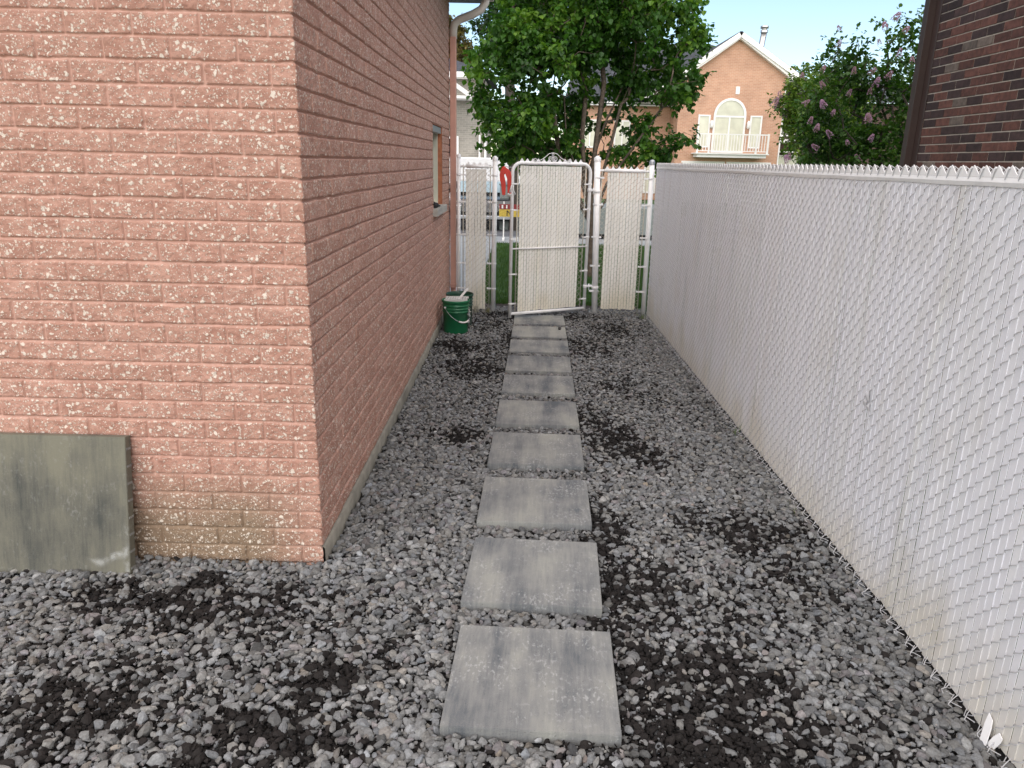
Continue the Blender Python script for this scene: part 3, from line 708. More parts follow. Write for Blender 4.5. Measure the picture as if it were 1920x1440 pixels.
for d in (-th_, th_):
    for (a, b) in outer: V.append(rp((a, d, b)))
    for (a, b) in inner: V.append(rp((a, d * 1.0, b)))
n1 = len(outer); F = []
for i in range(n1 - 1):
    F.append((i, i + 1, n1 + i + 1, n1 + i)); F.append((2 * n1 + i, 3 * n1 + i, 3 * n1 + i + 1, 2 * n1 + i + 1))
    F.append((i, 2 * n1 + i, 2 * n1 + i + 1, i + 1)); F.append((n1 + i, n1 + i + 1, 3 * n1 + i + 1, 3 * n1 + i))
F += [(0, n1, 3 * n1, 2 * n1), (n1 - 1, 3 * n1 - 1, 4 * n1 - 1, 2 * n1 - 1)]
mb.add(V, F)
rob = empty("red_clamp", rp((0, 0, 0)), 0, "red curved plastic clamp hanging beside the top left corner of the open gate", "clamp")
mb.build("body", M['red'], rob, bevel=.005)
MB().tube([rp((-.05, -.023, -.19)), rp((.03, -.025, -.15))], .005, 6).build("lever", M['white_plastic'], rob)
for a, b in ((-.045, -.02), (.015, .05)): MB().tube([rp((a, .0, -.315)), rp((b, 0, -.315))], .012, 8).build("pad", M['white_plastic'], rob)
MB().tube([rp((-.025, 0, .012)), rp((.03, .0, .004)), rp((.08, 0, .006))], .003, 6).build("hook", M['galv'], rob)

# ------------------------------------------------------------------ buckets
def pail(cx, cy, s, matb, label, rz_=0):
    e = empty("bucket", (cx, cy, 0), 0, label, "bucket", "green buckets by the wall")
    prof = [(.0, .004), (.128, .004), (.132, .0), (.136, .012), (.143, .235), (.151, .238), (.151, .246), (.1435, .249), (.1445, .268), (.152, .271), (.152, .279), (.1445, .282), (.1455, .302), (.154, .305), (.154, .312), (.147, .316), (.148, .340), (.157, .344), (.159, .366), (.154, .371), (.150, .368), (.147, .33), (.130, .02), (0, .016)]
    MB().lathe([(a * s, b * s) for a, b in prof], (cx, cy, .012), 40).build("body", matb, e)
    return e
bx, by = -.700, 8.30
B1 = pail(bx, by, 1.0, M['green_pail'], "bright green plastic bucket with a white grip on its handle by the brick wall")
B2 = pail(-.685, 8.66, 1.02, M['dark_pail'], "darker green bucket standing behind the bright green bucket")
# bail handle of the front bucket, hanging down in front
hp = []
for i in range(15):
    a = math.pi * i / 14
    hp.append((bx + .154 * math.cos(a) * 1.0, by - .154 - .006 + .154 * (1 - math.sin(a)), .295 - .150 * math.sin(a)))
rot = R(42)
hp = [(bx + (p[0] - bx) * math.cos(rot) - (p[1] - by) * math.sin(rot), by + (p[0] - bx) * math.sin(rot) + (p[1] - by) * math.cos(rot), p[2]) for p in hp]
MB().tube(hp, .0028, 6).build("handle", M['galv'], B1)
MB().tube(hp[5:10], .010, 8).build("handle_grip", M['white_plastic'], B1)
for q in (hp[0], hp[-1]): MB().tube([q, (q[0], q[1], q[2] + .02)], .012, 8).build("handle_lug", M['white_plastic'], B1)
# paint roller grid and stick inside
g = MB(); gx, gy, gz = bx + .005, by + .03, .385
for i in range(9):
    u = -.11 + i * .0275; g.box((gx + u - .003, gy - .09, gz - .004), (gx + u + .003, gy + .10, gz + .003))
for i in range(5):
    g.box((gx - .125, gy - .09 + i * .045, gz - .0035), (gx + .125, gy - .084 + i * .045, gz + .0025))
g.box((gx - .13, gy - .096, gz - .02), (gx + .13, gy - .088, gz + .008)); g.box((gx - .13, gy + .098, gz - .02), (gx + .13, gy + .106, gz + .008))
tag(g.build("paint_grid", M['white_plastic']), "white plastic paint roller grid lying across the bright green bucket", "grid")
tag(MB().prism([(-.012, 0), (.012, 0), (.014, .30), (-.014, .30)], 0, .006, lambda q: (bx + .0 + q[0] * .8 + q[1] * .42, by + .01 + q[2] + q[1] * .2, .34 + q[1] * .52 - q[0] * .5)).build("stir_stick", M['white_plastic']), "white stirring stick standing up out of the bright green bucket", "stick")
# clear plastic bag hanging on the right side of the front bucket
clear = mat("cloudy_plastic", (.75, .78, .78), .25); noden(clear)[2].inputs["Transmission Weight"].default_value = .85
V = []; F = []
nn_ = 9
for i in range(nn_):
    for k_ in range(6):
        z = .30 - i * .026; a = R(-18 + k_ * 9); rr_ = .155 + .014 * math.sin(i * 1.9 + k_ * 2.1) + .008 * math.sin(i * 3.7)
        V.append((bx + rr_ * math.cos(a), by + rr_ * math.sin(a) - .02, z))
for i in range(nn_ - 1):
    for k_ in range(5): F.append((i * 6 + k_, i * 6 + k_ + 1, (i + 1) * 6 + k_ + 1, (i + 1) * 6 + k_))
bag = MB().add(V, F, True).build("plastic_wrap", clear)
tag(bag, "crumpled clear plastic wrap clinging to the right side of the bright green bucket", "plastic wrap")

# ------------------------------------------------------------------ gravel
def ico(sub):
    bm = bmesh.new(); bmesh.ops.create_icosphere(bm, subdivisions=sub, radius=1)
    V = np.array([v.co[:] for v in bm.verts]); F = np.array([[v.index for v in f.verts] for f in bm.faces]); bm.free(); return V, F
def stone_protos(sub, n, seed):
    V0, F0 = ico(sub); r = np.random.default_rng(seed); out = []
    for _ in range(n):
        k = r.integers(7, 11); N = r.normal(size=(k, 3)); N /= np.linalg.norm(N, axis=1, keepdims=True); d = r.uniform(.62, 1.0, k)
        dots = V0 @ N.T; q = np.where(dots > .05, d / np.maximum(dots, .05), 9); rad = np.minimum(q.min(1), 1.28)
        V = V0 * rad[:, None]; V = V * np.array([1.12, r.uniform(.55, .9), r.uniform(.40, .70)])
        out.append(V)
    return np.array(out), F0
patches = [(-1.46, 2.84, .35, .10, 1), (-1.2, 2.88, .3, .06, .9), (-1.49, 2.15, .22, .16, .75), (-.84, 2.05, .2, .12, .9), (-.66, 2.34, .10, .14, .9), (.72, 2.08, .30, .17, 1), (.82, 2.42, .16, .16, .9), (.66, 3.05, .16, .22, .75), (1.22, 3.66, .22, .16, .85), (1.38, 3.25, .14, .2, .6), (.72, 4.95, .16, .30, 1), (.87, 4.68, .14, .14, 1), (.58, 5.4, .12, .5, .6), (-.67, 7.62, .17, .26, 1), (-.40, 6.83, .2, .4, .75), (-.32, 8.7, .22, .3, .7), (.79, 7.75, .26, .4, .65), (1.11, 8.6, .3, .4, .65), (-.36, 4.96, .10, .14, .75), (-.67, 4.99, .10, .10, .7), (.49, 3.58, .10, .3, .8), (.50, 3.0, .10, .25, .8), (.52, 2.5, .10, .25, .7), (-1.33, 2.45, .3, .12, .5), (-1.55, 2.0, .2, .2, .5), (-.52, 2.5, .10, .12, .6), (-1.0, 2.7, .3, .1, .5), (.9, 6.3, .2, .5, .45), (1.0, 2.9, .25, .3, .45), (-.3, 7.6, .16, .4, .5), (1.3, 5.8, .2, .3, .3), (-.42, 5.8, .15, .25, .3), (-.15, 9.3, .3, .2, .8), (.7, 9.3, .3, .2, .7), (-.1, 8.0, .1, .6, .6)]
def soilmask(x, y):
    m = np.zeros_like(x)
    wx = x + (fbm(x * 7, y * 7, 0, 4, 101) - .5) * .35; wy = y + (fbm(x * 7, y * 7, 0, 4, 131) - .5) * .45
    for (cx, cy, a, b, s) in patches:
        d = ((wx - cx) / (a * 1.85)) ** 2 + ((wy - cy) / (b * 1.7)) ** 2
        m = np.maximum(m, s * np.exp(-d * 1.1))
    return m
def inpav(x, y, mg):
    r = np.zeros(x.shape, bool)
    for (cx, cy, a) in rects:
        dx, dy = x - cx, y - cy; u = dx * math.cos(a) + dy * math.sin(a); v = -dx * math.sin(a) + dy * math.cos(a)
        r |= (abs(u) < .306 + mg) & (abs(v) < .292 + mg)
    return r
def scatter(x0, x1, y0, y1, sp, zlo, zhi, smin, smax, seed):
    r = np.random.default_rng(seed)
    gx, gy = np.meshgrid(np.arange(x0, x1, sp), np.arange(y0, y1, sp * .88)); gx = gx + (np.arange(gx.shape[0]) % 2)[:, None] * sp / 2
    x = gx.ravel() + r.uniform(-.42, .42, gx.size) * sp; y = gy.ravel() + r.uniform(-.42, .42, gx.size) * sp
    s = smin + (smax - smin) * r.beta(1.6, 2.6, x.size)
    ok = ~inpav(x, y, .001 + s * .45) & (x < FX - .022) & ~((y > YC - .018) & (x < XC + .024))
    x, y, s = x[ok], y[ok], s[ok]
    return x, y, r.uniform(zlo, zhi, x.size), s, r
gV = []; gF = []; gC = []; nb = 0
PR = {3: stone_protos(3, 16, 5), 2: stone_protos(2, 24, 1), 1: stone_protos(1, 24, 2)}
def stones(x, y, z, s, sub, r, soil_bias=0.0, flat=.35):
    global nb
    P, F0 = PR[sub]; n = len(x)
    if n == 0: return
    pid = r.integers(0, len(P), n); V = P[pid] * s[:, None, None]
    ax = r.normal(0, flat, n); ay = r.normal(0, flat, n); az = r.uniform(0, 2 * np.pi, n)
    def rot(V, a, i, j):
        c, s_ = np.cos(a)[:, None], np.sin(a)[:, None]; W = V.copy(); W[..., i] = V[..., i] * c - V[..., j] * s_; W[..., j] = V[..., i] * s_ + V[..., j] * c; return W
    V = rot(V, ax, 1, 2); V = rot(V, ay, 0, 2); V = rot(V, az, 0, 1)
    # mound: a little higher against the front wall
    zb = z + .016 * np.exp(-np.maximum(YC - y, 0) / .10) * ((x < XC) & (y < YC)) + (fbm(x * 3, y * 3, 0, 3, 55) - .5) * .014 + .007 * np.clip((y - 4) / 3, 0, 1)
    m = soilmask(x, y)
    pr = m * 1.05 + (fbm(x * 30, y * 30, 0, 2, 77) - .5) * .5
    soil = (pr + r.normal(0, .30, n) + soil_bias) > .53
    soil &= (r.random(n) > .12) | (soil_bias > 1)
    V[soil] *= .9; zb = np.where(soil, zb - .003, zb)
    V = V + np.stack([x, y, zb], -1)[:, None, :]
    g = np.clip(r.normal(.182, .048, n), .06, .34)
    tint = r.normal(0, 1, n)
    col = np.stack([g * (1 + .018 * tint - .015), g, g * (1 - .03 * tint - .01)], -1)
    br = r.random(n) < .04; col[br] *= np.array([1.03, .95, .87]); pu = r.random(n) < .08; col[pu] *= np.array([.98, .91, .93]); lt = r.random(n) < .05; col[lt] *= 1.22
    dust = np.clip(m * 1.0 - .35, 0, .45)[:, None]; col = col * (1 - dust * .55)
    sc_ = np.stack([r.uniform(.007, .018, n)] * 3, -1) * np.array([1.12, .95, .88]); col = np.where(soil[:, None], sc_, col)
    k = V.shape[1]; gV.append(V.reshape(-1, 3)); gC.append(np.repeat(col, k, axis=0))
    gF.append((F0[None] + (np.arange(n) * k)[:, None, None] + nb).reshape(-1, 3)); nb += n * k
def region(x0, x1, y0, y1, sp, seed, subtop, subbot):
    x, y, z, s, r = scatter(x0, x1, y0, y1, sp, -.006, .010, .0085, .0275, seed)
    if subtop == 'mix':
        near = (y < 2.75); stones(x[near], y[near], z[near], s[near], 3, r); stones(x[~near], y[~near], z[~near], s[~near], 2, r)
    else: stones(x, y, z, s, subtop, r)
    x, y, z, s, r = scatter(x0, x1, y0, y1, sp * .98, -.024, -.012, .010, .019, seed + 50)
    stones(x, y, z, s, subbot, r, .05)
region(-2.5, 1.75, 1.72, 3.22, .0248, 1, 2, 1)
region(-3.4, -2.5, .9, 3.22, .025, 2, 1, 1); region(-2.5, 1.75, .9, 1.72, .0245, 3, 1, 1)
region(-.95, 1.70, 3.22, 5.2, .0245, 4, 2, 1)
region(-.95, 1.70, 5.2, 9.9, .0245, 5, 1, 1)
# small chips and crumbs
for (a, b, c, d, cnt, sd) in ((-2.3, 1.65, 1.75, 3.2, 9000, 8), (-.9, 1.65, 3.2, 6, 6000, 9)):
    r = np.random.default_rng(sd); x = r.uniform(a, b, cnt); y = r.uniform(c, d, cnt); m = soilmask(x, y)
    ok = ~inpav(x, y, .006) & ~((y > YC - .02) & (x < XC + .02)); x, y = x[ok], y[ok]
    stones(x, y, r.uniform(.0, .010, len(x)), r.uniform(.003, .0075, len(x)), 1, r, .08, .8)
r = np.random.default_rng(17); x = r.uniform(-2.3, 1.62, 150000); y = r.uniform(1.75, 9.5, 150000); mk = soilmask(x, y) + (fbm(x * 26, y * 26, 0, 2, 78) - .5) * .7
ok = (mk > .50) & ~inpav(x, y, .004) & ~((y > YC - .02) & (x < XC + .02)); x, y = x[ok], y[ok]
if len(x) > 26000: x, y = x[:26000], y[:26000]
stones(x, y, r.uniform(.0, .012, len(x)), r.uniform(.003, .0095, len(x)), 1, r, 9.0, .8)
stone_m = mat("crushed_stone", rough=.88, spec=.3, attr="col", var=.22, vscale=110, bump=.5, bscale=260)
gme = npmesh("gravel", np.concatenate(gV), np.concatenate(gF), False, {"col": np.concatenate(gC)})
tag(link("gravel", gme, stone_m), "grey crushed stone gravel with dark soil patches between wall and fence", "gravel", None, "stuff")
del gV, gF, gC, V, F
# a few stones on the pavers
# ------------------------------------------------------------------ vegetation
def leaf_mesh(pos, dirs, size, cols, name, mat_, parent, wide=.42, droop=.35, seed=0):
    r = np.random.default_rng(seed); n = len(pos)
    L = np.array([(0, 0, 0), (-wide, .28, .10), (-wide * .86, .62, .08), (0, 1.0, -.10), (wide * .86, .62, .08), (wide, .28, .10)])
    d = dirs / (np.linalg.norm(dirs, axis=1, keepdims=True) + 1e-9)
    up = np.tile([0, 0, 1.0], (n, 1)) + r.normal(0, .55, (n, 3)); s_ = np.cross(d, up); s_ /= np.linalg.norm(s_, axis=1, keepdims=True) + 1e-9; nn = np.cross(s_, d)
    V = pos[:, None, :] + size[:, None, None] * (L[None, :, 0, None] * s_[:, None, :] + L[None, :, 1, None] * d[:, None, :] + L[None, :, 2, None] * nn[:, None, :])
    I = np.arange(n)[:, None] * 6
    F = np.concatenate([I + np.array([[0, 3, 2, 1]]), I + np.array([[0, 5, 4, 3]])])
    return link(name, npmesh(name, V.reshape(-1, 3), F, False, {"col": np.repeat(cols, 6, axis=0)}), mat_, parent)
def skeleton(base, pts, r0, step=.16, seed=0, bias=.6, rise=None):
    """grow limbs from the base to every point; returns node positions, parent index, radius"""
    r = np.random.default_rng(seed); base = np.array(base, float)
    N = [base]; P = [-1]; 
    for q in (rise or []): N.append(np.array(q[0], float)); P.append(q[1])
    plen = [0.0]
    for i in range(1, len(N)): plen.append(plen[P[i]] + np.linalg.norm(N[i] - N[P[i]]))
    pts = np.array(pts); order = np.argsort(np.linalg.norm(pts - base, axis=1)); tips = []
    for o in order:
        p = pts[o]; A = np.array(N); d = np.linalg.norm(A - p, axis=1); cost = d + bias * np.array(plen) * .35 + np.where(A[:, 2] > p[2] + .1, .5, 0)
        if rise: cost[0] += 5
        j_ = int(np.argmin(cost)); dist = d[j_]; k = max(1, int(dist / step)); par = j_; a = A[j_]
        pd = (A[j_] - A[P[j_]]) if P[j_] >= 0 else np.array([0, 0, 1.0]); pd = pd / (np.linalg.norm(pd) + 1e-9)
        c = a + pd * dist * .35 + np.array([0, 0, dist * .10])
        for i in range(1, k + 1):
            t = i / k; q = (1 - t) ** 2 * a + 2 * t * (1 - t) * c + t * t * p + r.normal(0, .012, 3) * (t < 1)
            N.append(q); P.append(par); plen.append(plen[par] + np.linalg.norm(q - N[par])); par = len(N) - 1
        tips.append(par)
    N = np.array(N); P = np.array(P); rad = np.zeros(len(N)); rad[tips] = .004 ** 2.2
    for i in range(len(N) - 1, 0, -1):
        if rad[i] == 0: rad[i] = .004 ** 2.2
        rad[P[i]] += rad[i]
    rad = rad ** (1 / 2.2); rad = rad * (r0 / rad[0]); rad = np.maximum(rad, .0035)
    return N, P, rad, tips
def limb_mesh(N, P, rad, name, m, parent):
    V = []; F = []; a = 2 * np.pi * np.arange(6) / 6; nb_ = 0
    for i in range(1, len(N)):
        p, q = N[P[i]], N[i]; t = q - p; l = np.linalg.norm(t)
        if l < 1e-6: continue
        t = t / l; ref = np.array([1, 0, 0]) if abs(t[2]) > .8 else np.array([0, 0, 1.0]); b = np.cross(t, ref); b /= np.linalg.norm(b); u = np.cross(b, t)
        ring = np.cos(a)[:, None] * u + np.sin(a)[:, None] * b
        r1 = min(rad[P[i]], rad[i] * 1.35)
        V.append(p - t * r1 * .3 + ring * r1); V.append(q + t * rad[i] * .3 + ring * rad[i])
        I = np.arange(6); J = (I + 1) % 6; F.append(np.stack([I, J, J + 6, I + 6], -1) + nb_); nb_ += 12
    return link(name, npmesh(name, np.concatenate(V), np.concatenate(F), True), m, parent)
def crown_points(n, blobs, seed, gap=.46, gs=1.6):
    r = np.random.default_rng(seed); out = []
    ws = np.array([b[3] * b[4] * b[5] for b in blobs]); ws = ws / ws.sum()
    while len(out) < n:
        b = blobs[r.choice(len(blobs), p=ws)]; v = r.normal(size=3); v /= np.linalg.norm(v); rr = r.uniform(.25, 1) ** (1 / 2.2)
        p = np.array(b[:3]) + v * rr * np.array(b[3:6])
        if fbm(p[0] * gs, p[1] * gs, p[2] * gs, 3, seed) > gap: out.append(p)
    return np.array(out)
def foliage(tips, N, P, per, spread, lsize, pal, seed, name, m, parent, wide=.42, down=.25):
    r = np.random.default_rng(seed); base = N[tips]; par = N[P[tips]]; n = len(base)
    cen = np.repeat(base, per, axis=0); v = r.normal(size=(n * per, 3)); v /= np.linalg.norm(v, axis=1, keepdims=True)
    # leaves sit along a few short twigs per tip
    tw = r.normal(size=(n, 5, 3)); tw /= np.linalg.norm(tw, axis=2, keepdims=True); tid = r.integers(0, 5, n * per); tdir = tw[np.repeat(np.arange(n), per), tid]
    pos = cen + tdir * (r.uniform(.05, 1, n * per) * spread)[:, None] + r.normal(0, spread * .12, (n * per, 3))
    dirs = tdir * .5 + v * .7 - np.array([0, 0, down])
    size = lsize * r.uniform(.55, 1.15, n * per)
    c0, c1, c2 = [np.array(c) for c in pal]
    t = np.clip(fbm(pos[:, 0] * 2.5, pos[:, 1] * 2.5, pos[:, 2] * 2.5, 3, seed + 7) * 1.6 - .35 + r.normal(0, .18, n * per), 0, 1)[:, None]
    cols = np.where(t < .5, c0 + (c1 - c0) * t * 2, c1 + (c2 - c1) * (t - .5) * 2)
    return leaf_mesh(pos, dirs, size, cols, name, m, parent, wide, seed=seed)
def tree(name, label, cat, base, blobs, npts, r0, per, spread, lsize, pal, seed, barkm, rise=None, gap=.46, wide=.42, group=None, gs=1.6, down=.25):
    e = empty(name, base, 0, label, cat, group)
    pts = crown_points(npts, blobs, seed, gap, gs)
    N, P, rad, tips = skeleton(base, pts, r0, seed=seed, rise=rise)
    limb_mesh(N, P, rad, "trunk", barkm, e)
    foliage(np.array(tips), N, P, per, spread, lsize, pal, seed, "crown", M['leaf'], e, wide, down)
    return e, N, P, rad, tips
GP = [(.022, .066, .011), (.055, .150, .018), (.17, .30, .038)]
base = (1.20, 13.0, 0)
def stem(*pts): return pts
rise = [((1.20, 13.0, .9), 0)]
for path in ([(1.16, 13, 1.5), (1.22, 13.0, 2.3), (1.30, 13.05, 3.1), (1.2, 13.1, 3.8)], [(1.05, 13.02, 1.6), (.98, 13, 2.3), (1.02, 13.1, 3.0), (.8, 13.1, 3.6)],
             [(1.30, 13.0, 1.5), (1.46, 13.05, 2.15), (1.60, 13.1, 2.8), (1.85, 13.1, 3.4)], [(.86, 12.95, 1.45), (.62, 12.9, 1.95), (.50, 12.85, 2.6), (.25, 12.8, 3.3)],
             [(.92, 12.9, 1.35), (.45, 12.8, 1.8), (.10, 12.7, 2.25)], [(1.42, 12.95, 1.55), (1.8, 12.95, 2.1), (2.25, 13, 2.75), (2.7, 13.1, 3.3)],
             [(1.5, 13.0, 1.4), (2.0, 13.0, 1.95), (2.5, 13, 2.3)], [(1.12, 13.15, 1.7), (1.36, 13.2, 2.5), (1.72, 13.2, 3.3)], [(.98, 12.9, 1.6), (.72, 12.9, 2.2), (.66, 13, 2.9)]):
    par = 1
    for q in path: rise.append((q, par)); par = len(rise)
tree("leafy_tree", "large multi stemmed green tree with heart shaped leaves behind the gate", "tree", base,
     [(-.12, 12.7, 3.15, .72, .9, 1.05), (-.05, 12.5, 2.35, .60, .8, .55), (.45, 12.8, 3.7, .9, 1.0, .75), (.35, 13.4, 2.5, .55, .5, .6), (1.2, 13.0, 4.25, 1.3, 1.1, .60), (2.1, 13.2, 3.85, .85, 1.0, .75), (2.48, 13.1, 3.25, .50, .8, .55), (2.30, 13.1, 2.35, .58, .7, .28), (1.9, 13.4, 2.75, .5, .5, .35), (.9, 13.2, 4.9, 1.7, 1.5, .8), (1.9, 13.2, 2.05, .6, .5, .25), (.95, 13.5, 2.35, .40, .3, .55), (1.45, 13.5, 3.3, .5, .4, .5), (.40, 13.0, 2.0, .55, .5, .42), (.6, 13.3, 3.1, .5, .5, .5)],
     1250, .080, 38, .21, .088, GP, 21, M['bark'], rise, gap=.44, wide=.46, down=.7)
tree("dark_tree", "dark leafed tree rising behind the crown of the leafy tree", "tree", (-.2, 22, 0),
     [(-.55, 22, 5.2, .95, 1.2, 1.0), (.3, 22, 5.9, 1.2, 1.3, 1.2), (1.6, 22.5, 5.4, 1.1, 1.2, 1.0)], 420, .14, 40, .30, .11, [(.010, .028, .008), (.022, .058, .012), (.04, .10, .02)], 33, M['bark_dark'], None, gap=.42)
# ---- lilac
lil, N, P, rad, tips = tree("lilac_bush", "tall lilac bush with purple flower clusters behind the long fence", "bush", (4.6, 10.2, 0),
     [(4.15, 10.0, 2.6, .72, .9, .72), (5.0, 10.2, 2.7, .75, .9, .95), (3.75, 10.0, 2.35, .38, .5, .42), (4.6, 10.2, 1.9, 1.25, 1.0, .6), (5.6, 10.4, 2.6, .7, .9, .95), (4.72, 10, 3.45, .34, .5, .3), (3.95, 10, 3.2, .25, .3, .28)],
     620, .07, 34, .17, .062, [(.026, .068, .014), (.050, .125, .020), (.12, .20, .035)], 45, M['bark_dark'],
     [((4.5, 10.2, .8), 0), ((4.2, 10.1, 1.5), 1), ((4.75, 10.2, 1.6), 1), ((5.1, 10.3, 1.3), 1)], gap=.40, wide=.40)
r = np.random.default_rng(5)
def panicle(seed):
    rr = np.random.default_rng(seed); V = []; n = 170
    t = rr.uniform(0, 1, n) ** .8; a = rr.uniform(0, 6.283, n); rad_ = .030 * (1 - t) ** .7 + .006
    pos = np.stack([rad_ * np.cos(a), rad_ * np.sin(a), t * .13], -1); dirs = np.stack([np.cos(a), np.sin(a), rr.uniform(-.2, .9, n)], -1)
    k = rr.random(n)[:, None]; cols = np.array([.34, .18, .38]) * (1 - k) + np.array([.58, .40, .58]) * k
    return pos, dirs, cols
ppm = []
for s in range(3):
    pos, dirs, cols = panicle(s); o = leaf_mesh(pos, dirs, np.full(len(pos), .015), cols, "flower_cluster", M['petal'], None, .5, seed=s); ppm.append(o)
spots = [(1447, 202, 1.35), (1463, 186, .9), (1505, 197, .95), (1545, 200, 1.25), (1517, 234, 1.0), (1530, 245, 1.1), (1560, 257, 1.1), (1628, 227, 1.5), (1640, 163, 1.2), (1663, 148, 1.2), (1628, 142, 1.1), (1630, 178, .9), (1535, 280, 1.0), (1478, 305, 1.2), (1630, 265, 1.0), (1590, 180, .9), (1504, 148, .8), (1540, 135, .9), (1685, 107, 1.0), (1674, 40, 1.3), (1660, 55, 1.1), (1695, 60, 1.0), (1570, 90, .9), (1590, 270, .8), (1545, 165, 1.0), (1560, 215, .9), (1600, 140, .9), (1650, 85, .8), (1710, 118, .9), (1478, 300, .9), (1610, 300, .8), (1575, 60, .8)]
Rm = np.array([[rx[0], rx[1], rx[2]], [ry[0], ry[1], ry[2]], [-rz[0], -rz[1], -rz[2]]])
Rm = np.array([[rx[0], ry[0], rz[0]], [rx[1], ry[1], rz[1]], [rx[2], ry[2], rz[2]]])
for i, (u, v, s) in enumerate(spots):
    d = Rm @ np.array([(u - 960) / 1409.065, -(v - 720) / 1409.065, -1.0]); yy_ = 9.25 + r.uniform(-.15, .25); t = yy_ / d[1]
    p = np.array([0, 0, 1.868]) + d * t
    o = ppm[i % 3] if i < 3 else ppm[i % 3].copy()
    if i >= 3: C.objects.link(o)
    o.parent = lil; o.matrix_parent_inverse = Matrix.Identity(4)
    o.location = Vector(p) - lil.location; o.scale = (s * .72,) * 3; o.rotation_euler = (r.uniform(-.9, .9), r.uniform(-.9, .9), r.uniform(0, 6))
# far trees
tree("spruce_tree", "tall spruce with golden sunlight in its needle colour rising behind the grey brick house", "tree", (-3.9, 50, 0),
     [(-4.3, 50, 5.0 + i * .62, 1.9 * (1 - i / 9.5) + .15, 1.6 * (1 - i / 9.5) + .15, .42) for i in range(9)], 420, .25, 60, .45, .26, [(.05, .05, .02), (.12, .10, .035), (.22, .17, .05)], 61, M['bark_dark'], [((-4.2, 50, 3), 0), ((-4.2, 50, 6), 1), ((-4.2, 50, 9), 2)], gap=.20, wide=.25, down=.3)  # low golden sunlight is painted into the needle palette
for (x, y, h, wd, sd, nm) in ((12.0, 36, 4.9, 1.5, 71, "yellow green tree beside the orange brick house, just left of the lilac"), (15.6, 46, 6.3, 2.4, 72, "rounded green tree far behind the lilac bush")):
    tree("broadleaf_tree", nm, "tree", (x + .8, y, 0), [(x + .8, y, h, wd, 1.2, 1.25), (x + 2.0, y, h - .5, wd, 1.2, 1.4), (x + 1.4, y, h - 1.8, wd * 1.2, 1.2, 1.0)], 240, .2, 40, .5, .16, [(.035, .075, .012), (.08, .14, .02), (.17, .24, .035)], sd, M['bark_dark'], None, gap=.40, gs=.8)

# grass behind the gate
gr = np.random.default_rng(3); n = 42000
x = gr.uniform(-.62, 3.2, n); y = 10.15 + (gr.uniform(0, 1, n) ** 1.5) * 8.0
kk = fbm(x * 4, y * 4, 0, 3, 4) + gr.normal(0, .1, n) > .30; x, y = x[kk], y[kk]; n = len(x)
h = gr.uniform(.035, .075, n); a = gr.uniform(0, 6.283, n); ln = gr.normal(0, .022, (n, 2)); wd = .0035 + .0004 * (y - 10)
V = np.stack([np.stack([x - np.cos(a) * wd, y - np.sin(a) * wd, np.full(n, -.012)], -1), np.stack([x + np.cos(a) * wd, y + np.sin(a) * wd, np.full(n, -.012)], -1), np.stack([x + ln[:, 0], y + ln[:, 1], h], -1)], 1).reshape(-1, 3)
t = gr.random(n)[:, None]; cg = np.array([.028, .075, .016]) * (1 - t) + np.array([.075, .14, .03]) * t
tag(link("grass", npmesh("grass", V, np.arange(3 * n).reshape(n, 3), False, {"col": np.repeat(cg, 3, axis=0)}), M['leaf']), "short green lawn grass behind the gate", "grass", None, "stuff")
# soil strip at the lawn edge
o = sheet("lawn_edge_soil", -.62, 9.86, 1.60, 10.22, .0, M['earth'])
# weeds
def weed(x, y, n, h, seed, label, tint=(.10, .16, .04)):
    r = np.random.default_rng(seed); mb = MB()
    for i in range(n):
        a = r.uniform(0, 6.28); l = r.uniform(.4, 1) * h; sx_ = r.normal(0, .35); d = Vector((math.cos(a) * .6, math.sin(a) * .6, 0)); b = Vector((x + r.normal(0, .02), y + r.normal(0, .05), .0))
        w_ = Vector((-d.y, d.x, 0)).normalized() * .0022
        p1 = b + d * l * .25 + Vector((0, 0, l * .6)); p2 = b + d * l * .8 + Vector((0, 0, l * (1 - .3 * abs(sx_))))
        mb.add([b - w_, b + w_, p1 + w_ * .8, p1 - w_ * .8, p2], [(0, 1, 2, 3), (3, 2, 4)])
    o = mb.build("weed", mat("weed_blades", tint, .7, var=.3, vscale=40), recalc=False); tag(o, label, "weed", "grass tufts at the fence feet")
weed(1.58, 5.12, 9, .13, 1, "thin grass tuft at the foot of the long fence, halfway along it")
weed(1.55, 9.30, 26, .12, 2, "grass tuft in the corner where the right panel meets the long fence", (.12, .17, .05))
weed(-.40, 9.50, 40, .11, 3, "dry grass tuft at the foot of the latch post", (.20, .19, .09))
weed(-.55, 9.48, 36, .16, 4, "pale dry stems behind the buckets at the left panel", (.33, .32, .24))
weed(1.57, 3.9, 10, .05, 5, "tiny green tuft at the near half of the long fence", (.12, .17, .05))

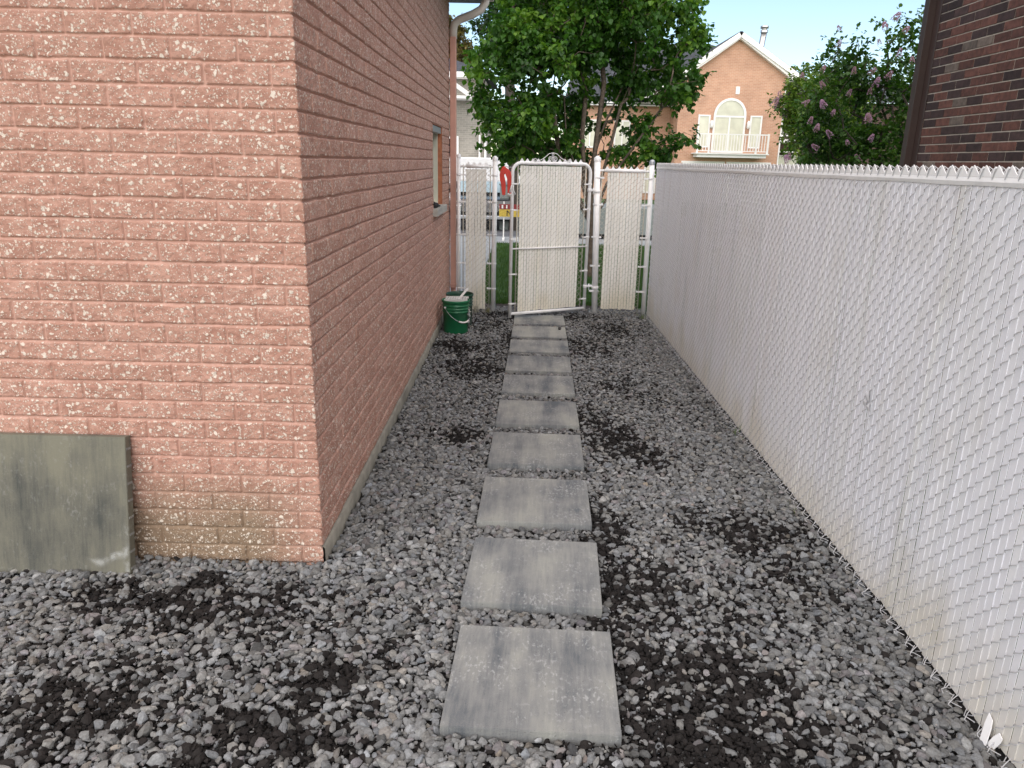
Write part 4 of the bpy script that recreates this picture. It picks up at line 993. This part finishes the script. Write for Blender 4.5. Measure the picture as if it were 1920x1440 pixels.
# ------------------------------------------------------------------ neighbour house on the right (dark red bricks)
NX, NYE = 3.35, 6.80
nbh = empty("dark_brick_house", (NX + 3, 3, 0), 0, "dark red brick house wall with a brown downpipe behind the long fence on the right", "house")
bw, bh, mo = .200, .067, .009
V = []; Fq = []; Cc = []; nb_ = 0; r = np.random.default_rng(77)
for row_ in range(12, 66):
    z = row_ * bh; y = NYE - .02 - (row_ % 2) * bw / 2 - .0; first = True
    while y > 1.0:
        yl = y - bw + mo
        if first and row_ % 2: 
            ya, yb_ = NYE - .02, NYE - .02 - bw / 2 + mo
        else: ya, yb_ = y, yl
        d = r.uniform(-.0015, .0015); t = r.random()
        c = np.array([.108, .046, .034]) * r.uniform(.7, 1.2) if t < .58 else (np.array([.045, .026, .024]) * r.uniform(.6, 1.3) if t < .90 else (np.array([.17, .135, .11]) * r.uniform(.6, 1.0)))
        xf = NX - .006 + d
        P8 = [(xf + .002, ya, z), (xf + .002, yb_, z), (xf + .002, yb_, z + bh - mo), (xf + .002, ya, z + bh - mo), (xf, ya - .002, z + .002), (xf, yb_ + .002, z + .002), (xf, yb_ + .002, z + bh - mo - .002), (xf, ya - .002, z + bh - mo - .002), (NX + .02, ya, z), (NX + .02, yb_, z), (NX + .02, yb_, z + bh - mo), (NX + .02, ya, z + bh - mo)]
        V += P8; b = nb_
        Fq += [(b + 4, b + 5, b + 6, b + 7), (b, b + 1, b + 5, b + 4), (b + 1, b + 2, b + 6, b + 5), (b + 2, b + 3, b + 7, b + 6), (b + 3, b, b + 4, b + 7), (b + 8, b + 9, b + 1, b), (b + 9, b + 10, b + 2, b + 1), (b + 10, b + 11, b + 3, b + 2), (b + 11, b + 8, b, b + 3)]
        Cc += [c] * 12; nb_ += 12
        if first and row_ % 2: y = yb_ - mo; first = False; continue
        first = False; y = y - bw
me = npmesh("brick_courses", np.array(V), np.array(Fq), False, {"col": np.array(Cc)})
link("brick_courses", me, mat("red_brown_bricks", rough=.8, attr="col", var=.35, vscale=28, bump=.5, bscale=90), nbh)
MB().box((NX - .0005, -6, 0), (NX + 6, NYE - .02, 4.42)).build("mortar_wall", mat("grey_mortar", (.44, .40, .34), .9, var=.15, vscale=30, bump=.4), nbh)
MB().box((NX - .07, NYE - .03, 0), (NX - .012, NYE + .05, 4.6)).box((NX - .012, NYE - .12, 0), (NX - .008, NYE - .025, 4.5)).build("downpipe", M['brown_metal'], nbh, bevel=.006)
MB().box((NX - .006, NYE - .02, 0), (NX + 6, NYE + .0, 4.42)).build("rear_wall", M['darkbrick'], nbh)
MB().box((NX - .45, -6.3, 4.43), (NX + 6.4, NYE + .4, 4.60)).build("eaves", M['brown_metal'], nbh)
# ------------------------------------------------------------------ orange brick house, 42 m away
OY = 42.0
oh = empty("orange_brick_house", (11, OY + 4, 0), 0, "sunlit orange brick house with a front gable, arched window and white balcony", "house")
xl, xr, ze, ap = 8.15, 13.62, 6.35, (10.97, 8.15)
MB().prism([(xl, -.2), (xr, -.2), (xr, ze), (ap[0], ap[1]), (xl, 6.05)], OY, OY + 9, lambda q: (q[0], q[2], q[1])).build("gable_wall", M['orangebrick'], oh)
MB().box((2.6, OY + 2.2, -.2), (xl + .01, OY + 9, 5.0)).build("wing_wall", M['orangebrick'], oh)
def rake(mb, a, b, t, d0, d1, ov=.0):
    a = Vector((a[0], a[1])); b = Vector((b[0], b[1])); n_ = Vector((-(b - a).y, (b - a).x)).normalized()
    if n_.y < 0: n_ = -n_
    mb.prism([tuple(a), tuple(b), tuple(b + n_ * t), tuple(a + n_ * t)], d0, d1, lambda q: (q[0], q[2], q[1]))
mb = MB(); rake(mb, (6.35, 5.02), (ap[0] + .02, ap[1] + .02), .24, OY - .38, OY - .30); rake(mb, (14.1, 6.22), (ap[0] - .02, ap[1] + .02), .24, OY - .38, OY - .30)
rake(mb, (6.6, 4.98), (ap[0], ap[1] - .06), .12, OY - .30, OY - .01); rake(mb, (13.95, 6.14), (ap[0], ap[1] - .06), .12, OY - .30, OY - .01)
mb.box((13.58, OY - .36, 6.10), (14.18, OY + .4, 6.30)).box((3.4, OY + 1.75, 4.92), (8.3, OY + 1.9, 5.12))
mb.box((xr - .02, OY - .03, 0), (xr + .05, OY + .03, 6.15))
mb.build("fascia", M['white_paint'], oh)
mb = MB(); rake(mb, (6.0, 5.05), (ap[0], ap[1] + .26), .05, OY - .30, OY + 9); rake(mb, (14.2, 6.42), (ap[0], ap[1] + .26), .05, OY - .30, OY + 9)
mb.add([(2.2, OY + 1.7, 5.0), (8.4, OY + 1.7, 5.0), (9.4, OY + 5.5, 8.6), (3.2, OY + 5.5, 8.6)], [(0, 1, 2, 3)])
mb.add([(9.0, OY + 5, 8.9), (6.0, OY + 3, 5.6), (10.9, OY + 3, 8.1)], [(0, 1, 2)]); mb.build("roof", M['roof'], oh)
def window(parent, x0_, x1_, z0_, z1_, y, fw=.07, arch=0.0, mull=True, glassm='curtain', name="window"):
    mb = MB(); mb.box((x0_, y - .06, z0_), (x0_ + fw, y - .01, z1_)).box((x1_ - fw, y - .06, z0_), (x1_, y - .01, z1_)).box((x0_ + fw, y - .06, z1_ - fw), (x1_ - fw, y - .01, z1_)).box((x0_ + fw, y - .06, z0_), (x1_ - fw, y - .01, z0_ + fw))
    if mull: mb.box(((x0_ + x1_) / 2 - .04, y - .055, z0_ + fw), ((x0_ + x1_) / 2 + .04, y - .012, z1_ - fw))
    if arch:
        cx = (x0_ + x1_) / 2; ra = (x1_ - x0_) / 2; k_ = 16
        for i in range(k_):
            a0, a1 = math.pi * i / k_, math.pi * (i + 1) / k_
            q = [(cx + ra * math.cos(a0), z1_ + arch * math.sin(a0)), (cx + ra * math.cos(a1), z1_ + arch * math.sin(a1)), (cx + (ra - fw * 1.2) * math.cos(a1), z1_ + (arch - fw * 1.2) * math.sin(a1)), (cx + (ra - fw * 1.2) * math.cos(a0), z1_ + (arch - fw * 1.2) * math.sin(a0))]
            mb.prism(q, y - .07, y - .01, lambda p_: (p_[0], p_[2], p_[1]))
    f = mb.build(name, M['white_paint'], parent)
    g = MB(); g.box((x0_ + fw * .6, y - .03, z0_ + fw * .6), (x1_ - fw * .6, y - .015, z1_ - fw * .6))
    if arch:
        cx = (x0_ + x1_) / 2; ra = (x1_ - x0_) / 2 - fw; g.prism([(cx + ra * math.cos(math.pi * i / 16), z1_ + .01 + (arch - fw) * math.sin(math.pi * i / 16)) for i in range(17)], y - .03, y - .015, lambda p_: (p_[0], p_[2], p_[1]))
    g.build("pane", M[glassm], f); return f
window(oh, 10.02, 11.72, 2.55, 4.42, OY, .10, .86, True)
window(oh, 9.22, 9.86, 2.8, 4.44, OY, .08, 0, False); window(oh, 11.95, 12.58, 2.8, 4.44, OY, .08, 0, False)
window(oh, 5.1, 6.0, 2.7, 4.2, OY + 2.2, .09, 0, True); window(oh, 6.9, 7.6, .3, 2.6, OY + 2.2, .10, 0, False, name="door"); window(oh, 3.3, 4.2, 2.7, 4.2, OY + 2.2, .09)
MB().box((11.05, OY - .03, 5.48), (11.25, OY + .01, 5.85)).build("keystone", M['white_paint'], oh)
bal = MB().box((9.12, OY - .9, 2.30), (12.72, OY, 2.46)).box((9.0, OY - 1.0, 2.462), (12.84, OY, 2.52)).build("balcony", M['white_paint'], oh)
mb = MB(); mb.box((9.08, OY - .95, 3.42), (12.76, OY - .89, 3.48)).box((9.08, OY - .94, 2.60), (12.76, OY - .90, 2.64)); i = 0
xx = 9.10
while xx < 12.76:
    mb.box((xx - .018, OY - .935, 2.64), (xx + .018, OY - .905, 3.42)); xx += .145
for xx in (9.10, 9.7, 12.15, 12.74): mb.box((xx - .045, OY - .955, 2.521), (xx + .045, OY - .885, 3.50))
mb.build("railing", M['white_paint'], bal)
for xx in (9.93, 11.86):
    mb = MB(); mb.tube([(xx, OY - .10, 3.78), (xx, OY - .14, 3.84), (xx, OY - .14, 4.10), (xx, OY - .10, 4.16)], [.04, .09, .08, .03], 8); mb.box((xx - .04, OY - .1, 4.0), (xx + .04, OY - .005, 4.06)); mb.build("wall_lamp", M['white_paint'], oh)
for a, b in ((8.6, 10.75), (11.0, 13.2)):
    MB().box((a, OY - .03, -.1), (b, OY - .005, 2.0)).box((a - .08, OY - .045, 2.001), (b + .08, OY - .0, 2.10)).build("garage_door", M['white_paint'], oh)
MB().tube([(12.55, OY + 2, 6.6), (12.78, OY + 2, 8.75)], .16, 12).lathe([(.20, 0), (.20, .12), (.14, .13), (.14, .20), (.22, .21), (.22, .32), (0, .34)], (12.78, OY + 2, 8.75), 12).build("flue_pipe", M['steel'], oh)
MB().box((7.9, OY + .9, 2.2), (8.1, OY + 1.1, 2.6)).build("porch_lamp", M['black'], oh)
# ------------------------------------------------------------------ grey brick house, 30 m
gh = empty("grey_brick_house", (-5, 34, 0), 0, "grey brick house with a dark shingle roof seen past the pink downpipe", "house")
MB().box((-8, 30, -.2), (-1.42, 36, 4.75)).build("wall", M['greybrick'], gh)
MB().add([(-8.4, 29.7, 4.98), (-1.15, 29.7, 4.98), (-1.15, 36.3, 4.98), (-8.4, 36.3, 4.98), (-4.2, 33, 6.2), (-5.3, 33, 6.2)], [(0, 1, 4, 5), (1, 2, 4), (2, 3, 5, 4), (3, 0, 5), (0, 3, 2, 1)]).build("roof", M['roof'], gh)
MB().box((-8.45, 29.60, 4.80), (-1.12, 29.69, 4.99)).box((-8.4, 29.69, 4.76), (-1.2, 29.99, 4.80)).build("fascia", M['white_paint'], gh)
mb = MB(); mb.prism([(-2.55, 4.62), (-1.90, 4.20), (-1.90, 4.02), (-2.55, 4.45)], 28.9, 29.0, lambda q: (q[0], q[2], q[1])); mb.box((-2.8, 28.95, 4.02), (-1.88, 29.98, 4.12)); mb.build("porch_roof", M['white_paint'], gh)
window(gh, -3.6, -2.42, 1.9, 2.75, 30, .10, glassm='glass')
MB().tube([(-1.40, 29.95, 0), (-1.40, 29.95, 3.0)], .04, 8).tube([(-1.62, 29.93, 0), (-1.62, 29.93, 2.8)], .035, 8).build("downpipe", M['white_paint'], gh)
# ------------------------------------------------------------------ dark house, 55 m
dh = empty("dark_house", (21, 58, 0), 0, "dark brown brick house with white framed windows, between orange house and lilac", "house")
MB().box((16.0, 55, -.2), (28, 62, 6.2)).build("wall", M['darkbrick'], dh)
MB().add([(15.5, 54.5, 6.2), (28.5, 54.5, 6.2), (27, 58, 8.0), (16, 58, 8.0)], [(0, 1, 2, 3)]).build("roof", M['roof'], dh)
MB().box((15.8, 54.3, 3.50), (20.5, 55, 3.72)).box((15.8, 54.4, 2.86), (21, 55, 2.94)).build("canopy", M['white_paint'], dh)
window(dh, 17.7, 18.55, 3.9, 4.85, 55, .12, 0, False, 'glass'); window(dh, 18.75, 19.9, 3.9, 4.85, 55, .12, 0, False, 'glass'); window(dh, 17.6, 19.2, .8, 2.7, 55, .10)
# ------------------------------------------------------------------ things beyond the gate
car = empty("dark_car", (-1.1, 25, 0), 0, "dark car parked beyond the left panel, its windscreen facing the gate", "car")
vx0, vx1, vy = -2.0, -.28, 21.6
MB().prism([(vy, .25), (vy - .04, .62), (vy + .10, .84), (vy + .95, .94), (vy + 1.55, 1.27), (vy + 3.1, 1.29), (vy + 4.1, .92), (vy + 4.2, .25)], vx0, vx1, lambda q: (q[2], q[0], q[1])).build("body", mat("dark_car_paint", (.02, .022, .025), .2, coat=.6), car, bevel=.05)
MB().prism([(vy + .98, .96), (vy + 1.52, 1.25), (vy + 1.50, 1.265), (vy + .96, .975)], vx0 + .12, vx1 - .12, lambda q: (q[2], q[0] - .03, q[1] + .025)).build("windscreen", mat("bright_car_glass", (.35, .45, .48), .08, spec=1), car)
MB().box((vx0 + .35, vy - .07, .50), (vx1 - .35, vy - .03, .70)).build("grille", M['chrome'], car)
MB().box((vx0 + .02, vy - .09, .30), (vx1 - .02, vy - .02, .40)).build("bumper", M['galv'], car, bevel=.02)
for a in (vx0 + .19, vx1 - .19): MB().box((a - .15, vy - .07, .52), (a + .15, vy + .02, .68)).build("headlight", M['chrome'], car, bevel=.02)
for a in (vx0 + .10, vx1 - .10):
    for b in (vy + .8, vy + 3.3): MB().tube([(a - .11, b, .30), (a + .11, b, .30)], .30, 20).build("wheel", M['black'], car)
for a, q in ((vx0, -1), (vx1, 1)): MB().box((a + min(0, q * .18), vy + 1.15, .96), (a + max(0, q * .18), vy + 1.25, 1.10)).build("mirror", M['black'], car, bevel=.02)
van = empty("white_truck", (-.9, 29, 0), 0, "white box truck parked behind the dark car beyond the fence", "truck")
MB().box((-2.55, 27.5, .45), (.55, 33, 1.98)).build("cargo_box", M['car_white'], van, bevel=.04)
MB().box((-2.3, 27.7, .25), (.3, 33.5, .448)).build("chassis", M['black'], van)
MB().box((-2.3, 33.02, .4), (.3, 34.6, 1.9)).build("cab", M['car_white'], van, bevel=.1)
for a in (-2.2, .2):
    for b in (28.6, 33.8): MB().tube([(a - .13, b, .36), (a + .13, b, .36)], .36, 20).build("wheel", M['black'], van)
cab = empty("utility_cabinet", (.1, 22.2, 0), 0, "grey green utility cabinet seen between the latch post and the gate", "cabinet")
MB().box((-.60, 22, -.02), (.55, 22.6, 1.22)).box((-.63, 21.97, 1.221), (.58, 22.63, 1.26)).build("body", M['grey_paint'], cab, bevel=.01)
for a in (-.56, -.27): MB().box((a, 21.985, .08), (a + .26, 21.999, 1.15)).build("door", M['grey_paint'], cab)
bar = empty("barricade", (-.2, 19, 0), 0, "small road barricade with a red and a yellow board beyond the gate", "barricade")
for a in (-.43, -.10): MB().box((a, 18.97, -.01), (a + .03, 19.03, .92)).box((a - .01, 18.7, -.01), (a + .04, 19.3, .03)).build("leg", M['white_paint'], bar)
MB().box((-.53, 18.94, .74), (.0, 18.965, .86)).build("red_board", M['sign_red'], bar)
MB().box((-.47, 18.932, .76), (-.43, 18.938, .84)).box((-.36, 18.932, .76), (-.33, 18.938, .84)).box((-.26, 18.932, .76), (-.23, 18.938, .84)).build("board_mark", M['white_paint'], bar)
yb2 = MB().box((-.53, 18.94, .56), (.0, 18.965, .735)).build("yellow_board", M['yellow'], bar)
tx = bpy.data.curves.new("letter", 'FONT'); tx.body = "N"; tx.size = .2; tx.extrude = .002; to = bpy.data.objects.new("letter_tmp", tx); C.objects.link(to)
dg = bpy.context.evaluated_depsgraph_get(); lm = bpy.data.meshes.new_from_object(to.evaluated_get(dg)); bpy.data.objects.remove(to)
for v in lm.vertices: v.co = Vector((-.36 + v.co.x * 1.1, 18.936 - v.co.z, .58 + v.co.y))
lm.materials.clear(); link("letter", lm, M['black'], yb2)
trl = empty("cargo_trailer", (2.6, 20, 0), 0, "low grey trailer standing beyond the right panel", "trailer")
MB().box((1.42, 19.6, .12), (3.75, 22, .80)).build("body", M['grey_paint'], trl, bevel=.02)
for a in (1.75, 3.4): MB().tube([(a - .1, 20.6, .28), (a + .1, 20.6, .28)], .28, 18).build("wheel", M['black'], trl)
